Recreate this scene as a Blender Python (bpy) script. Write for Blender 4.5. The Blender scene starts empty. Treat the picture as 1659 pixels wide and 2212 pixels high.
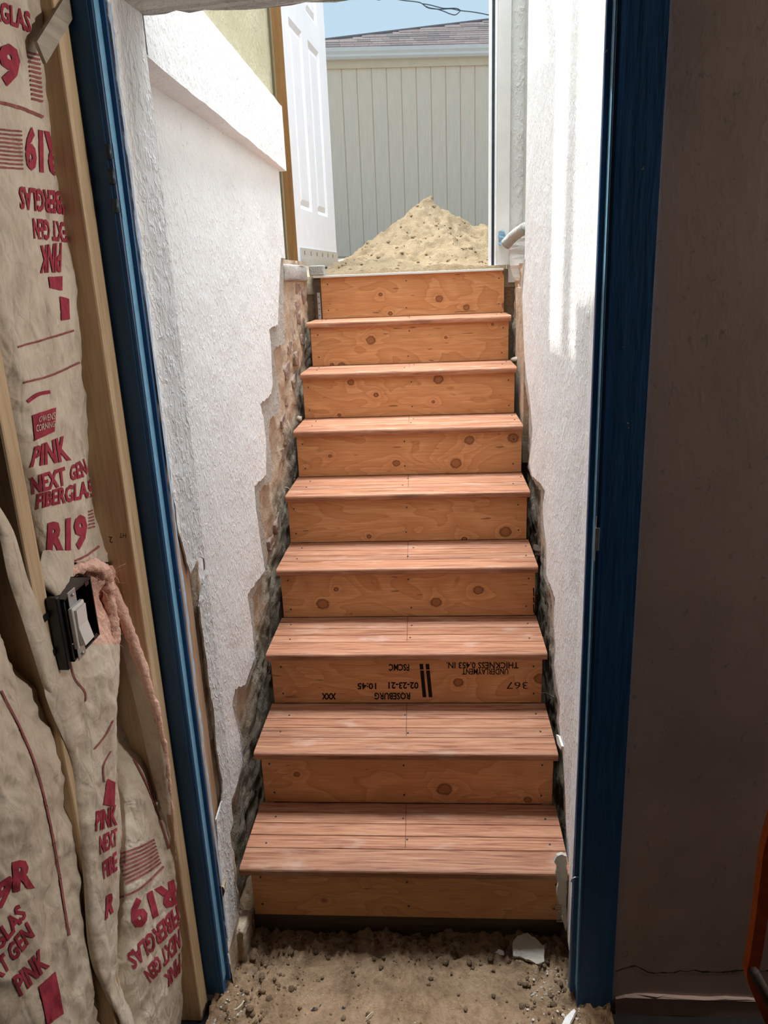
import bpy, bmesh, math, random
from mathutils import Vector, Matrix, noise
from mathutils.bvhtree import BVHTree
from mathutils.geometry import tessellate_polygon

random.seed(7)
SC = bpy.context.scene
COL = SC.collection
V = Vector
R = math.radians

# ------------------------------------------------------------------ camera
# solved from the stair nosings of the 1659 x 2212 photograph
CX, CY, F = 829.5, 1106.0, 1618.4
CAM = V((0.113, -1.673, 1.753))
YAW, PIT, ROL = R(-4.23), R(-17.18), R(-2.33)
FW = V((math.sin(YAW) * math.cos(PIT), math.cos(YAW) * math.cos(PIT), math.sin(PIT)))
_r = V((math.cos(YAW), -math.sin(YAW), 0))
_u = _r.cross(FW)
RT = _r * math.cos(ROL) + _u * math.sin(ROL)
UP = -_r * math.sin(ROL) + _u * math.cos(ROL)
cd = bpy.data.cameras.new('camera')
cam = bpy.data.objects.new('camera', cd)
COL.objects.link(cam)
cd.sensor_fit = 'HORIZONTAL'
cd.sensor_width = 36.0
cd.lens = F / 1659.0 * 36.0
cd.clip_start = 0.02
cam.matrix_world = Matrix(((RT.x, UP.x, -FW.x, CAM.x), (RT.y, UP.y, -FW.y, CAM.y),
                           (RT.z, UP.z, -FW.z, CAM.z), (0, 0, 0, 1)))
SC.camera = cam

# ------------------------------------------------------------------ world, sun, exposure
w = bpy.data.worlds.new('sky')
SC.world = w
w.use_nodes = True
_n = w.node_tree
_bg = _n.nodes['Background']
_tc = _n.nodes.new('ShaderNodeTexCoord')
_sp = _n.nodes.new('ShaderNodeSeparateXYZ')
_rp = _n.nodes.new('ShaderNodeValToRGB')
_n.links.new(_tc.outputs['Generated'], _sp.inputs[0])
_n.links.new(_sp.outputs['Z'], _rp.inputs[0])
_rp.color_ramp.elements[0].position = 0.0
_rp.color_ramp.elements[0].color = (0.60, 0.76, 0.87, 1)
_rp.color_ramp.elements[1].position = 0.7
_rp.color_ramp.elements[1].color = (0.46, 0.66, 0.88, 1)
_n.links.new(_rp.outputs[0], _bg.inputs[0])
_bg.inputs[1].default_value = 0.585

AZ, EL = R(39.0), R(44.0)          # sun stands to the front left, above the side wall
sd = bpy.data.lights.new('sun', 'SUN')
sd.energy = 3.0
sd.angle = R(0.9)
sd.color = (1.0, 0.95, 0.87)
sun = bpy.data.objects.new('sun', sd)
COL.objects.link(sun)
sun.location = (-6, 9, 12)
_to = V((-math.sin(AZ) * math.cos(EL), math.cos(AZ) * math.cos(EL), math.sin(EL)))
sun.rotation_euler = _to.to_track_quat('Z', 'Y').to_euler()

ld = bpy.data.lights.new('room_fill', 'POINT')     # added fill light off to the right, no lamp known there
ld.energy = 56.0
ld.shadow_soft_size = 0.06
ld.color = (1.0, 0.92, 0.83)
room_fill_ob = bpy.data.objects.new('room_fill', ld)
COL.objects.link(room_fill_ob)
room_fill_ob.location = (2.15, -0.30, 2.15)

ad = bpy.data.lights.new('stairwell_fill', 'AREA')   # added soft fill floating above the stairwell, no fixture
ad.shape = 'RECTANGLE'
ad.size, ad.size_y = 2.6, 1.4
ad.energy = 98.0
ad.spread = R(80.0)
ad.color = (0.88, 0.95, 1.0)
top_fill = bpy.data.objects.new('stairwell_fill', ad)
COL.objects.link(top_fill)
top_fill.location = (0.0, 1.65, 6.5)

SC.view_settings.view_transform = 'Standard'
SC.view_settings.look = 'None'
SC.view_settings.gamma = 1.0
SC.view_settings.use_curve_mapping = False
SC.view_settings.exposure = 0.78
SC.cycles.max_bounces = 12
SC.cycles.diffuse_bounces = 10
SC.cycles.sample_clamp_indirect = 6.0

# ------------------------------------------------------------------ pixel helpers
def ray(px, py):
    return FW + RT * ((px - CX) / F) + UP * ((CY - py) / F)

def un(px, py, ax, val):
    d = ray(px, py)
    i = 'xyz'.index(ax)
    return CAM + d * ((val - CAM[i]) / d[i])

def unf(px, py, fx):
    """pixel on a wall whose x is a function of y"""
    x = fx(0.5)
    for _ in range(12):
        p = un(px, py, 'x', x)
        x = fx(p.y)
    return p

# ------------------------------------------------------------------ object helpers
WL = {}

def link(o, parent=None):
    COL.objects.link(o)
    if parent is not None:
        o.parent = parent
        o.location = -WL[parent]
    WL[o] = V((0, 0, 0))
    return o

def tag(o, label=None, cat=None, group=None, kind=None):
    if label: o['label'] = label
    if cat: o['category'] = cat
    if group: o['group'] = group
    if kind: o['kind'] = kind
    return o

def thing(name, label, cat, loc=(0, 0, 0), group=None, kind=None):
    o = bpy.data.objects.new(name, None)
    o.empty_display_size = 0.05
    COL.objects.link(o)
    o.location = loc
    WL[o] = V(loc)
    return tag(o, label, cat, group, kind)

def mk(name, vs, fs, mat, parent=None, smooth=False):
    me = bpy.data.meshes.new(name)
    me.from_pydata([tuple(v) for v in vs], [], fs)
    me.materials.append(mat)
    if smooth:
        me.polygons.foreach_set('use_smooth', [True] * len(me.polygons))
    me.update()
    return link(bpy.data.objects.new(name, me), parent)

def mkbm(name, bm, mat, parent=None, smooth=False):
    me = bpy.data.meshes.new(name)
    bm.normal_update()
    bm.to_mesh(me)
    bm.free()
    me.materials.append(mat)
    if smooth:
        me.polygons.foreach_set('use_smooth', [True] * len(me.polygons))
    return link(bpy.data.objects.new(name, me), parent)

def box_bm(a, b, bev=0.0, seg=1, bm=None):
    new = bm is None
    t = bmesh.new()
    bmesh.ops.create_cube(t, size=1.0)
    for v in t.verts:
        v.co = V([(a[i] + b[i]) / 2 + v.co[i] * (b[i] - a[i]) for i in range(3)])
    if bev:
        bmesh.ops.bevel(t, geom=t.edges[:] , offset=bev, segments=seg, affect='EDGES', profile=0.5)
    if new:
        return t
    add_bm(bm, t)
    return bm

def add_bm(bm, t):
    m = {}
    for v in t.verts:
        m[v] = bm.verts.new(v.co)
    for f in t.faces:
        try: bm.faces.new([m[v] for v in f.verts])
        except ValueError: pass
    t.free()

def box(name, a, b, mat, parent=None, bev=0.0, seg=1):
    return mkbm(name, box_bm(a, b, bev, seg), mat, parent)

def tube_bm(pts, r, n=8, bm=None, cap=True):
    bm = bm or bmesh.new()
    pts = [V(p) for p in pts]
    rs = r if isinstance(r, (list, tuple)) else [r] * len(pts)
    rings = []
    ref = None
    for i, p in enumerate(pts):
        t = (pts[min(i + 1, len(pts) - 1)] - pts[max(i - 1, 0)]).normalized()
        if ref is None:
            ref = t.cross(V((0.3, 0.2, 1))) if abs(t.z) < 0.9 else t.cross(V((1, 0.1, 0)))
        ref = (ref - t * ref.dot(t)).normalized()
        b = t.cross(ref)
        rings.append([bm.verts.new(p + (ref * math.cos(6.28319 * k / n) + b * math.sin(6.28319 * k / n)) * rs[i]) for k in range(n)])
    for a, b in zip(rings, rings[1:]):
        for k in range(n):
            bm.faces.new((a[k], a[(k + 1) % n], b[(k + 1) % n], b[k]))
    if cap:
        bm.faces.new(rings[0][::-1]); bm.faces.new(rings[-1])
    return bm

def tube(name, pts, r, mat, parent=None, n=8):
    return mkbm(name, tube_bm(pts, r, n), mat, parent, True)

def prism_bm(poly3, thick):
    """closed outline of 3D points (near a plane), pushed back by vector thick"""
    poly3 = [V(p) for p in poly3]
    thick = V(thick)
    tris = tessellate_polygon([poly3])
    bm = bmesh.new()
    a = [bm.verts.new(p) for p in poly3]
    b = [bm.verts.new(p + thick) for p in poly3]
    n = len(a)
    for t in tris:
        try:
            bm.faces.new([a[i] for i in t])
            bm.faces.new([b[i] for i in t][::-1])
        except ValueError: pass
    for i in range(n):
        try: bm.faces.new((a[i], a[(i + 1) % n], b[(i + 1) % n], b[i]))
        except ValueError: pass
    bmesh.ops.recalc_face_normals(bm, faces=bm.faces[:])
    return bm

def rough(pts, amp, step, seed=0, closed=True, lock=(), flat=None):
    """subdivide an outline and make it ragged; segments whose index is in lock stay straight"""
    rnd = random.Random(seed)
    out = []
    n = len(pts)
    for i in range(n if closed else n - 1):
        p, q = V(pts[i]), V(pts[(i + 1) % n])
        out.append(p)
        if i in lock: continue
        k = int((q - p).length / step)
        for j in range(1, k + 1):
            f = j / (k + 1)
            d = V([rnd.uniform(-amp, amp) for _ in range(3)])
            if flat is not None: d[flat] = 0.0
            out.append(p.lerp(q, f) + d)
    if not closed: out.append(V(pts[-1]))
    return out

def fr(p, sc, oct=4):
    return noise.fractal(V(p) * sc, 0.9, 2.1, oct)

def cat(pts, n):
    out = []
    m = len(pts)
    for i in range(n):
        t = i / (n - 1) * (m - 1)
        k = min(int(t), m - 2)
        f = t - k
        p0, p1, p2, p3 = pts[max(k - 1, 0)], pts[k], pts[k + 1], pts[min(k + 2, m - 1)]
        out.append(0.5 * ((2 * p1) + (p2 - p0) * f + (2 * p0 - 5 * p1 + 4 * p2 - p3) * f * f + (3 * p1 - p0 - 3 * p2 + p3) * f ** 3))
    return out

def loft(rows, nu, nv):
    a = [cat(r, nu) for r in rows]
    cols = [cat([a[k][i] for k in range(len(a))], nv) for i in range(nu)]
    vs = [cols[i][j] for j in range(nv) for i in range(nu)]
    fs = [(j * nu + i, (j + 1) * nu + i, (j + 1) * nu + i + 1, j * nu + i + 1) for j in range(nv - 1) for i in range(nu - 1)]
    return vs, fs

# ------------------------------------------------------------------ materials
class G:
    def __init__(s, name, rough=0.8, spec=0.3, metal=0.0):
        s.m = bpy.data.materials.new(name)
        s.m.use_nodes = True
        s.t = s.m.node_tree
        s.b = s.t.nodes['Principled BSDF']
        s.b.inputs['Roughness'].default_value = rough
        s.b.inputs['Specular IOR Level'].default_value = spec
        s.b.inputs['Metallic'].default_value = metal
        s._o = None
    def put(s, sock, v):
        if isinstance(v, bpy.types.NodeSocket): s.t.links.new(v, sock)
        elif isinstance(v, (tuple, list)) and len(v) == 3 and sock.type == 'RGBA': sock.default_value = (*v, 1)
        else: sock.default_value = v
    def n(s, typ, ins=(), **props):
        nd = s.t.nodes.new('ShaderNode' + typ)
        for k, v in props.items(): setattr(nd, k, v)
        for k, v in (ins.items() if isinstance(ins, dict) else enumerate(ins)):
            if v is not None: s.put(nd.inputs[k], v)
        return nd
    def co(s, kind='Object'):
        return s.n('TexCoord').outputs[kind]
    def map(s, vec, scale=(1, 1, 1), loc=(0, 0, 0), rot=(0, 0, 0)):
        return s.n('Mapping', {'Vector': vec, 'Scale': scale, 'Location': loc, 'Rotation': rot}).outputs[0]
    def noise(s, vec, scale, detail=3, rough=0.55, dist=0.0):
        return s.n('TexNoise', {'Vector': vec, 'Scale': scale, 'Detail': detail, 'Roughness': rough, 'Distortion': dist}).outputs['Fac']
    def vor(s, vec, scale, feature='F1', rnd=1.0):
        return s.n('TexVoronoi', {'Vector': vec, 'Scale': scale, 'Randomness': rnd}, feature=feature).outputs['Distance']
    def math(s, op, a, b=None, c=None, clamp=False):
        return s.n('Math', [a, b, c], operation=op, use_clamp=clamp).outputs[0]
    def ramp(s, fac, stops):
        nd = s.n('ValToRGB', {0: fac})
        e = nd.color_ramp.elements
        while len(e) < len(stops): e.new(0.5)
        for el, (p, c) in zip(e, stops):
            el.position = p
            el.color = (*c, 1) if len(c) == 3 else c
        return nd.outputs[0]
    def step(s, fac, lo, hi):
        return s.n('MapRange', {0: fac, 1: lo, 2: hi, 3: 0.0, 4: 1.0}, interpolation_type='SMOOTHSTEP').outputs[0]
    def mix(s, fac, a, b, mode='MIX'):
        nd = s.n('Mix', data_type='RGBA', blend_type=mode)
        s.put(nd.inputs[0], fac); s.put(nd.inputs[6], a); s.put(nd.inputs[7], b)
        return nd.outputs[2]
    def bump(s, h, strength=0.5, dist=0.01, normal=None):
        return s.n('Bump', {'Height': h, 'Strength': strength, 'Distance': dist, 'Normal': normal}).outputs[0]
    def rnd(s):
        return s.n('ObjectInfo').outputs['Random']
    def xyz(s, vec):
        return s.n('SeparateXYZ', [vec]).outputs
    def done(s, color, normal=None, rough=None):
        s.put(s.b.inputs['Base Color'], color)
        if normal is not None: s.put(s.b.inputs['Normal'], normal)
        if rough is not None: s.put(s.b.inputs['Roughness'], rough)
        return s.m

def m_plaster(name, col, dark, lump=1.0, sc=1.0, specks=True, pits=0.45):
    g = G(name, 0.85, 0.2)
    c = g.co()
    st = g.map(c, (1, 1, 0.62))
    a = g.noise(st, 80 * sc, 3, 0.6, 0.6)
    b = g.noise(st, 190 * sc, 2, 0.5)
    d = g.noise(c, 9 * sc, 3, 0.5)
    h = g.math('ADD', g.math('MULTIPLY', g.step(a, 0.42, 0.72), 1.0), g.math('MULTIPLY', b, 0.35))
    blot = g.noise(c, 2.6, 4, 0.6)
    base = g.mix(g.step(blot, 0.35, 0.75), col, dark)
    if specks:
        pit = g.math('MULTIPLY', g.step(g.noise(st, 95 * sc, 2, 0.5, 1.0), 0.70 - 0.09 * pits, 0.76 - 0.09 * pits), pits)
        base = g.mix(pit, base, tuple(x * 0.45 for x in col))
    n1 = g.bump(d, 0.25 * lump, 0.03)
    n2 = g.bump(h, 0.48 * lump, 0.004, n1)
    return g.done(base, n2)

def m_flat(name, col, var=0.12, sc=20, rough=0.7, spec=0.3, metal=0.0, bump=0.15, bd=0.003, stretch=(1, 1, 1)):
    g = G(name, rough, spec, metal)
    c = g.map(g.co(), stretch)
    a = g.noise(c, sc, 4, 0.6)
    col2 = tuple(min(1, x * (1 + var)) for x in col)
    col1 = tuple(x * (1 - var) for x in col)
    return g.done(g.ramp(a, [(0.3, col1), (0.7, col2)]), g.bump(a, bump, bd))

def m_paint_blue():
    g = G('blue_gloss_paint', 0.42, 0.32)
    c = g.co()
    a = g.noise(g.map(c, (1, 1, 0.12)), 60, 3)
    base = g.ramp(a, [(0.3, (0.018, 0.085, 0.22)), (0.7, (0.027, 0.115, 0.28))])
    chips = g.noise(c, 60, 3, 0.6, 0.3)
    base = g.mix(g.step(chips, 0.735, 0.75), base, (0.55, 0.50, 0.40))
    return g.done(base, g.bump(a, 0.25, 0.003))

def m_wood(name, c1, c2, axis='z', sc=1.0, rough=0.6, random_tint=0.0, bump=0.2):
    g = G(name, rough, 0.3)
    c = g.co()
    st = {'x': (0.06, 1, 1), 'y': (1, 0.06, 1), 'z': (1, 1, 0.06)}[axis]
    if random_tint:
        o = g.n('CombineXYZ', [g.math('MULTIPLY', g.rnd(), 37.0), g.math('MULTIPLY', g.rnd(), 91.0), 0.0]).outputs[0]
        c = g.n('VectorMath', [c, o], operation='ADD').outputs[0]
    m = g.map(c, st)
    a = g.noise(m, 70 * sc, 4, 0.6, 0.8)
    b = g.noise(m, 260 * sc, 2, 0.5)
    f = g.math('ADD', g.math('MULTIPLY', a, 0.75), g.math('MULTIPLY', b, 0.25))
    col = g.ramp(f, [(0.34, c1), (0.62, c2)])
    if random_tint:
        v = g.math('ADD', 1.0 - random_tint / 2, g.math('MULTIPLY', g.rnd(), random_tint))
        col = g.n('HueSaturation', {'Value': v, 'Color': col}).outputs[0]
    return g.done(col, g.bump(f, bump, 0.003))

def m_tread():
    g = G('redwood_tread_board', 0.55, 0.35)
    c0 = g.co()
    r = g.rnd()
    o = g.n('CombineXYZ', [g.math('MULTIPLY', r, 37.0), g.math('MULTIPLY', r, 11.0), g.math('MULTIPLY', r, 5.0)]).outputs[0]
    c = g.n('VectorMath', [c0, o], operation='ADD').outputs[0]
    m = g.map(c, (0.045, 1, 1))
    a = g.noise(m, 75, 5, 0.6, 1.0)
    b = g.noise(m, 330, 2, 0.5)
    f = g.math('ADD', g.math('MULTIPLY', a, 0.7), g.math('MULTIPLY', b, 0.3))
    col = g.ramp(f, [(0.33, (0.13, 0.042, 0.022)), (0.45, (0.35, 0.140, 0.074)), (0.55, (0.45, 0.210, 0.115)), (0.70, (0.55, 0.300, 0.180))])
    worn = g.step(g.noise(g.map(c, (1, 2.2, 1)), 7, 3), 0.56, 0.72)
    col = g.mix(g.math('MULTIPLY', worn, 0.34), col, (0.64, 0.46, 0.37))
    y = g.xyz(c0)[1]
    stain = g.step(g.noise(g.map(c, (0.35, 6, 1)), 14, 4), 0.60, 0.74)
    col = g.mix(g.math('MULTIPLY', stain, 0.55), col, (0.09, 0.05, 0.035))
    hs = g.n('HueSaturation', {'Value': g.math('ADD', 0.86, g.math('MULTIPLY', r, 0.24)), 'Color': col}).outputs[0]
    return g.done(hs, g.bump(f, 0.45, 0.003))

def m_ply(name, knots, seed):
    """sanded plywood in world coordinates; knots = (x, z, radius, darkness)"""
    g = G(name, 0.6, 0.3)
    c = g.co()
    x, y, z = g.xyz(c)
    p = g.n('CombineXYZ', [g.math('MULTIPLY', x, 1.0), seed * 3.1, g.math('MULTIPLY', z, 2.4)]).outputs[0]
    base = g.noise(p, 2.9, 2, 0.5, 0.9)
    field = g.math('MULTIPLY', base, 6.0)
    kmask = dmask = None
    for kx, kz, kr, dk in knots:
        dx = g.math('SUBTRACT', x, kx)
        dz = g.math('MULTIPLY', g.math('SUBTRACT', z, kz), 1.15)
        d = g.math('SQRT', g.math('ADD', g.math('MULTIPLY', dx, dx), g.math('MULTIPLY', dz, dz)))
        dn = g.math('DIVIDE', d, kr)
        infl = g.math('EXPONENT', g.math('MULTIPLY', dn, -0.55))
        field = g.math('ADD', field, g.math('MULTIPLY', infl, 3.4))
        wob = g.math('ADD', dn, g.math('MULTIPLY', g.math('SUBTRACT', g.noise(c, 90, 2), 0.5), 0.5))
        km = g.math('SUBTRACT', 1.0, g.step(wob, 0.80, 1.05))
        rim = g.math('MULTIPLY', g.math('SUBTRACT', 1.0, g.step(g.math('ABSOLUTE', g.math('SUBTRACT', wob, 0.9)), 0.05, 0.28)), dk)
        kmask = km if kmask is None else g.math('MAXIMUM', kmask, km)
        dmask = rim if dmask is None else g.math('MAXIMUM', dmask, rim)
    s = g.math('FRACT', field)
    edge = g.math('SUBTRACT', 1.0, g.step(s, 0.0, 0.12))
    fib = g.noise(g.map(c, (0.05, 1, 1)), 220, 3, 0.6)
    col = g.ramp(fib, [(0.3, (0.58, 0.285, 0.125)), (0.7, (0.78, 0.435, 0.215))])
    col = g.mix(g.math('MULTIPLY', s, 0.62), col, (0.52, 0.225, 0.082))
    col = g.mix(g.math('MULTIPLY', edge, 0.55), col, (0.36, 0.135, 0.042))
    slit = g.step(g.noise(g.map(c, (0.16, 1, 1)), 75, 1), 0.735, 0.76)
    col = g.mix(g.math('MULTIPLY', slit, 0.65), col, (0.10, 0.04, 0.02))
    if kmask is not None:
        col = g.mix(g.math('MULTIPLY', kmask, 0.75), col, (0.27, 0.095, 0.030))
        col = g.mix(dmask, col, (0.045, 0.018, 0.010))
    return g.done(col, g.bump(fib, 0.12, 0.002))

def m_earth(name, c1, c2, c3, sc=1.0, bump=0.8, bd=0.012):
    g = G(name, 0.95, 0.1)
    c = g.co()
    a = g.noise(c, 11 * sc, 5, 0.65)
    b = g.noise(c, 85 * sc, 4, 0.7)
    f = g.math('ADD', g.math('MULTIPLY', a, 0.6), g.math('MULTIPLY', b, 0.4))
    col = g.ramp(f, [(0.34, c1), (0.5, c2), (0.66, c3)])
    return g.done(col, g.bump(b, bump, bd, g.bump(a, 0.4, 0.03)))

WHITE = m_plaster('white_stucco', (0.90, 0.90, 0.895), (0.82, 0.825, 0.825), 1.0)
ROUGHW = m_plaster('rough_white_stucco', (0.90, 0.90, 0.895), (0.85, 0.855, 0.855), 1.25, 0.9, True, 0.5)
SMOOTHW = m_plaster('smooth_white_plaster', (0.83, 0.82, 0.79), (0.76, 0.75, 0.72), 0.5, 1.0, False)
GREYPL = m_plaster('grey_base_plaster', (0.50, 0.47, 0.42), (0.38, 0.35, 0.31), 1.4, 1.2, False)
BEIGE = m_plaster('beige_broken_plaster', (0.60, 0.55, 0.46), (0.47, 0.43, 0.36), 1.2, 1.2)
LINT = m_plaster('pale_grey_lintel', (0.66, 0.66, 0.62), (0.56, 0.56, 0.53), 1.0, 1.0)
CONC = m_plaster('grey_concrete', (0.42, 0.42, 0.38), (0.33, 0.33, 0.30), 1.2, 1.5)
TAN = m_plaster('tan_stucco', (0.50, 0.45, 0.30), (0.43, 0.385, 0.255), 0.9, 1.0)
TRIMG = m_plaster('off_white_painted_wall', (0.66, 0.65, 0.62), (0.60, 0.59, 0.56), 0.9, 0.5)
TRIMS = m_flat('off_white_painted_trim', (0.64, 0.63, 0.60), 0.05, 12)
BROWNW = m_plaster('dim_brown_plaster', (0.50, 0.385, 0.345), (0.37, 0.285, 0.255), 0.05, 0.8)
BLUE = m_paint_blue()
STUD = m_wood('stud_lumber', (0.42, 0.29, 0.17), (0.66, 0.49, 0.31), 'z', 0.7)
LATH = m_wood('grey_lath', (0.28, 0.24, 0.19), (0.42, 0.37, 0.30), 'y', 0.8)
BARE = m_wood('bare_jamb_wood', (0.42, 0.24, 0.13), (0.62, 0.43, 0.29), 'z', 0.45)
DOOREDGE = m_wood('brown_door_edge', (0.21, 0.105, 0.036), (0.29, 0.155, 0.055), 'z', 0.8)
DOORW = m_flat('white_door_paint', (0.80, 0.78, 0.80), 0.03, 15, 0.45, 0.4)
TREAD = m_tread()
STRING = m_wood('dark_stringer', (0.05, 0.035, 0.025), (0.10, 0.07, 0.05), 'x', 1)
MASON = m_earth('rubble_masonry', (0.36, 0.265, 0.185), (0.50, 0.39, 0.285), (0.62, 0.51, 0.40), 1.3, 0.5, 0.006)
BRICK = m_earth('weathered_brick', (0.27, 0.17, 0.125), (0.40, 0.28, 0.225), (0.52, 0.43, 0.36), 2.2, 0.9, 0.008)
MORTAR = m_earth('mortar_lump', (0.40, 0.34, 0.27), (0.55, 0.48, 0.40), (0.70, 0.65, 0.58), 2.0)
DIRT = m_earth('damp_dirt', (0.17, 0.108, 0.065), (0.29, 0.19, 0.115), (0.40, 0.28, 0.175), 1.0, 0.7)
CLOD = m_earth('dirt_clod', (0.14, 0.090, 0.055), (0.22, 0.145, 0.088), (0.31, 0.21, 0.13), 2.0)
SAND = m_earth('dry_sand', (0.25, 0.175, 0.10), (0.33, 0.245, 0.148), (0.40, 0.31, 0.205), 1.5, 0.9, 0.012)
PEBBLE = m_flat('pale_grit', (0.50, 0.46, 0.39), 0.3, 60)
BLACKF = m_flat('black_floor', (0.018, 0.016, 0.016), 0.4, 14, 0.7, 0.3)
DARKW = m_flat('dim_room_plaster', (0.07, 0.055, 0.048), 0.2, 6)
BLACKP = m_flat('black_plastic', (0.012, 0.012, 0.013), 0.2, 50, 0.35, 0.5)
WHITEP = m_flat('white_plastic', (0.72, 0.69, 0.68), 0.03, 30, 0.35, 0.5)
STEEL = m_flat('galvanised_steel', (0.52, 0.53, 0.54), 0.12, 60, 0.42, 0.5, 0.8)
DARKM = m_flat('dark_painted_metal', (0.035, 0.05, 0.065), 0.3, 60, 0.45, 0.5, 0.3)
ALU = m_flat('aluminium_strip', (0.60, 0.60, 0.61), 0.1, 80, 0.4, 0.5, 0.7)
LITBLUE = m_flat('pale_blue_paint', (0.16, 0.37, 0.56), 0.12, 40, 0.45, 0.35)  # frame blue made lighter: daylight on the rebate faces put into the colour
WHITEM = m_flat('white_enamel', (0.80, 0.80, 0.80), 0.04, 30, 0.4, 0.4)
SIDING = m_flat('beige_siding_paint', (0.83, 0.70, 0.555), 0.06, 9, 0.75, 0.2, 0, 0.25, 0.004, (6, 6, 0.4))
FASCIA = m_flat('cream_fascia', (0.76, 0.63, 0.46), 0.05, 8)
GUTTER = m_flat('white_gutter', (0.78, 0.74, 0.69), 0.03, 10, 0.4, 0.4)
SHING = [m_flat('roof_shingle_%s' % n, c, 0.22, 70, 0.9, 0.1, 0, 0.4) for n, c in
         (('rose', (0.33, 0.255, 0.235)), ('grey', (0.255, 0.215, 0.205)), ('buff', (0.38, 0.305, 0.275)))]
GROUND = m_earth('pale_ground', (0.30, 0.235, 0.16), (0.38, 0.305, 0.215), (0.45, 0.37, 0.27), 0.8, 0.3)
PINK = m_flat('pink_fibreglass', (0.80, 0.50, 0.40), 0.18, 160, 0.95, 0.05, 0, 0.8, 0.006)
ORANGE = m_flat('orange_paint', (0.62, 0.12, 0.02), 0.2, 25, 0.5, 0.3)
INK = m_flat('black_print', (0.020, 0.014, 0.012), 0.2, 80, 0.7, 0.1)
REDINK = m_flat('red_print', (0.34, 0.045, 0.070), 0.22, 60, 0.8, 0.1)
FADED = m_flat('faded_red_print', (0.30, 0.10, 0.095), 0.25, 60, 0.8, 0.1)
ROOT = m_flat('dry_root', (0.55, 0.47, 0.36), 0.2, 90)
WIRE = m_flat('power_cable', (0.10, 0.12, 0.15), 0.2, 50)
MESHM = m_flat('rusty_wire_mesh', (0.20, 0.18, 0.16), 0.3, 90, 0.6, 0.4, 0.5)

def m_kraft():
    g = G('kraft_paper', 0.62, 0.3)
    c = g.co()
    a = g.noise(c, 13, 4, 0.6)
    b = g.noise(g.map(c, (1, 1, 0.3)), 240, 3, 0.6)
    f = g.math('ADD', g.math('MULTIPLY', a, 0.7), g.math('MULTIPLY', b, 0.3))
    col = g.ramp(f, [(0.32, (0.44, 0.365, 0.285)), (0.52, (0.62, 0.535, 0.43)), (0.7, (0.70, 0.62, 0.51))])
    st = g.step(g.noise(g.map(c, (1, 1, 0.5)), 26, 5, 0.65), 0.58, 0.74)
    col = g.mix(g.math('MULTIPLY', st, 0.55), col, (0.13, 0.10, 0.075))
    cr = g.vor(g.map(c, (1, 1.3, 0.7)), 16, 'DISTANCE_TO_EDGE')
    n1 = g.bump(g.noise(c, 28, 3, 0.5, 0.8), 0.45, 0.012)
    n2 = g.bump(g.step(cr, 0.0, 0.10), 0.3, 0.003, n1)
    return g.done(col, n2)
KRAFT = m_kraft()

# ------------------------------------------------------------------ flat print laid on a surface
_FC = {}
def glyphs(text, bold=0.0):
    cu = bpy.data.curves.new('lettering', 'FONT')
    cu.body = text
    cu.size = 1.0
    cu.offset = bold
    cu.resolution_u = 2
    o = bpy.data.objects.new('lettering', cu)
    COL.objects.link(o)
    dg = bpy.context.evaluated_depsgraph_get()
    me = bpy.data.meshes.new_from_object(o.evaluated_get(dg))
    bm = bmesh.new()
    bm.from_mesh(me)
    bpy.data.objects.remove(o)
    bpy.data.curves.remove(cu)
    bpy.data.meshes.remove(me)
    xs = [v.co.x for v in bm.verts]; ys = [v.co.y for v in bm.verts]
    x0, x1, y0, y1 = min(xs), max(xs), min(ys), max(ys)
    for v in bm.verts:
        v.co = V(((v.co.x - x0) / (x1 - x0), (v.co.y - y0) / (y1 - y0), 0))
    return bm

def grid_cut(bm, nx, ny):
    for n, ax in ((nx, 0), (ny, 1)):
        for k in range(1, n):
            co = [0, 0, 0]; co[ax] = k / n
            no = [0, 0, 0]; no[ax] = 1
            bmesh.ops.bisect_plane(bm, geom=bm.verts[:] + bm.edges[:] + bm.faces[:], plane_co=co, plane_no=no, dist=1e-6)

def lay(bm, quad, bvh, lift, gap=0.03):
    """map unit-square print onto the surface seen through the four pixels bl, br, tr, tl"""
    bl, br, tr, tl = [V(q) for q in quad]
    bad = []
    for v in bm.verts:
        a, b = v.co.x, v.co.y
        p = (bl * (1 - a) + br * a) * (1 - b) + (tl * (1 - a) + tr * a) * b
        d = ray(p.x, p.y).normalized()
        hit, nor, _, _ = bvh.ray_cast(CAM, d)
        if hit is None: bad.append(v)
        else:
            if nor.dot(d) > 0: nor = -nor
            v.co = hit + nor * lift
    bmesh.ops.delete(bm, geom=bad, context='VERTS')
    far = [f for f in bm.faces if max((e.verts[0].co - e.verts[1].co).length for e in f.edges) > gap]
    bmesh.ops.delete(bm, geom=far, context='FACES_ONLY')
    loose = [v for v in bm.verts if not v.link_faces]
    bmesh.ops.delete(bm, geom=loose, context='VERTS')
    return bm

def bvh_of(o):
    me = o.data
    return BVHTree.FromPolygons([v.co.copy() for v in me.vertices], [tuple(p.vertices) for p in me.polygons])

def lettering(text, quad, surf, mat, parent, bold=0.03, lift=0.0012, nx=14, ny=5, name='lettering'):
    bm = glyphs(text, bold)
    grid_cut(bm, nx, ny)
    lay(bm, quad, surf, lift)
    if not bm.faces: bm.free(); return None
    return mkbm(name, bm, mat, parent)

def patch(quad, surf, mat, parent, nx=18, ny=18, lift=0.002, name='printed_block'):
    bm = bmesh.new()
    bmesh.ops.create_grid(bm, x_segments=nx, y_segments=ny, size=0.5)
    for v in bm.verts: v.co = V((v.co.x + 0.5, v.co.y + 0.5, 0))
    lay(bm, quad, surf, lift)
    if not bm.faces: bm.free(); return None
    return mkbm(name, bm, mat, parent)

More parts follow.
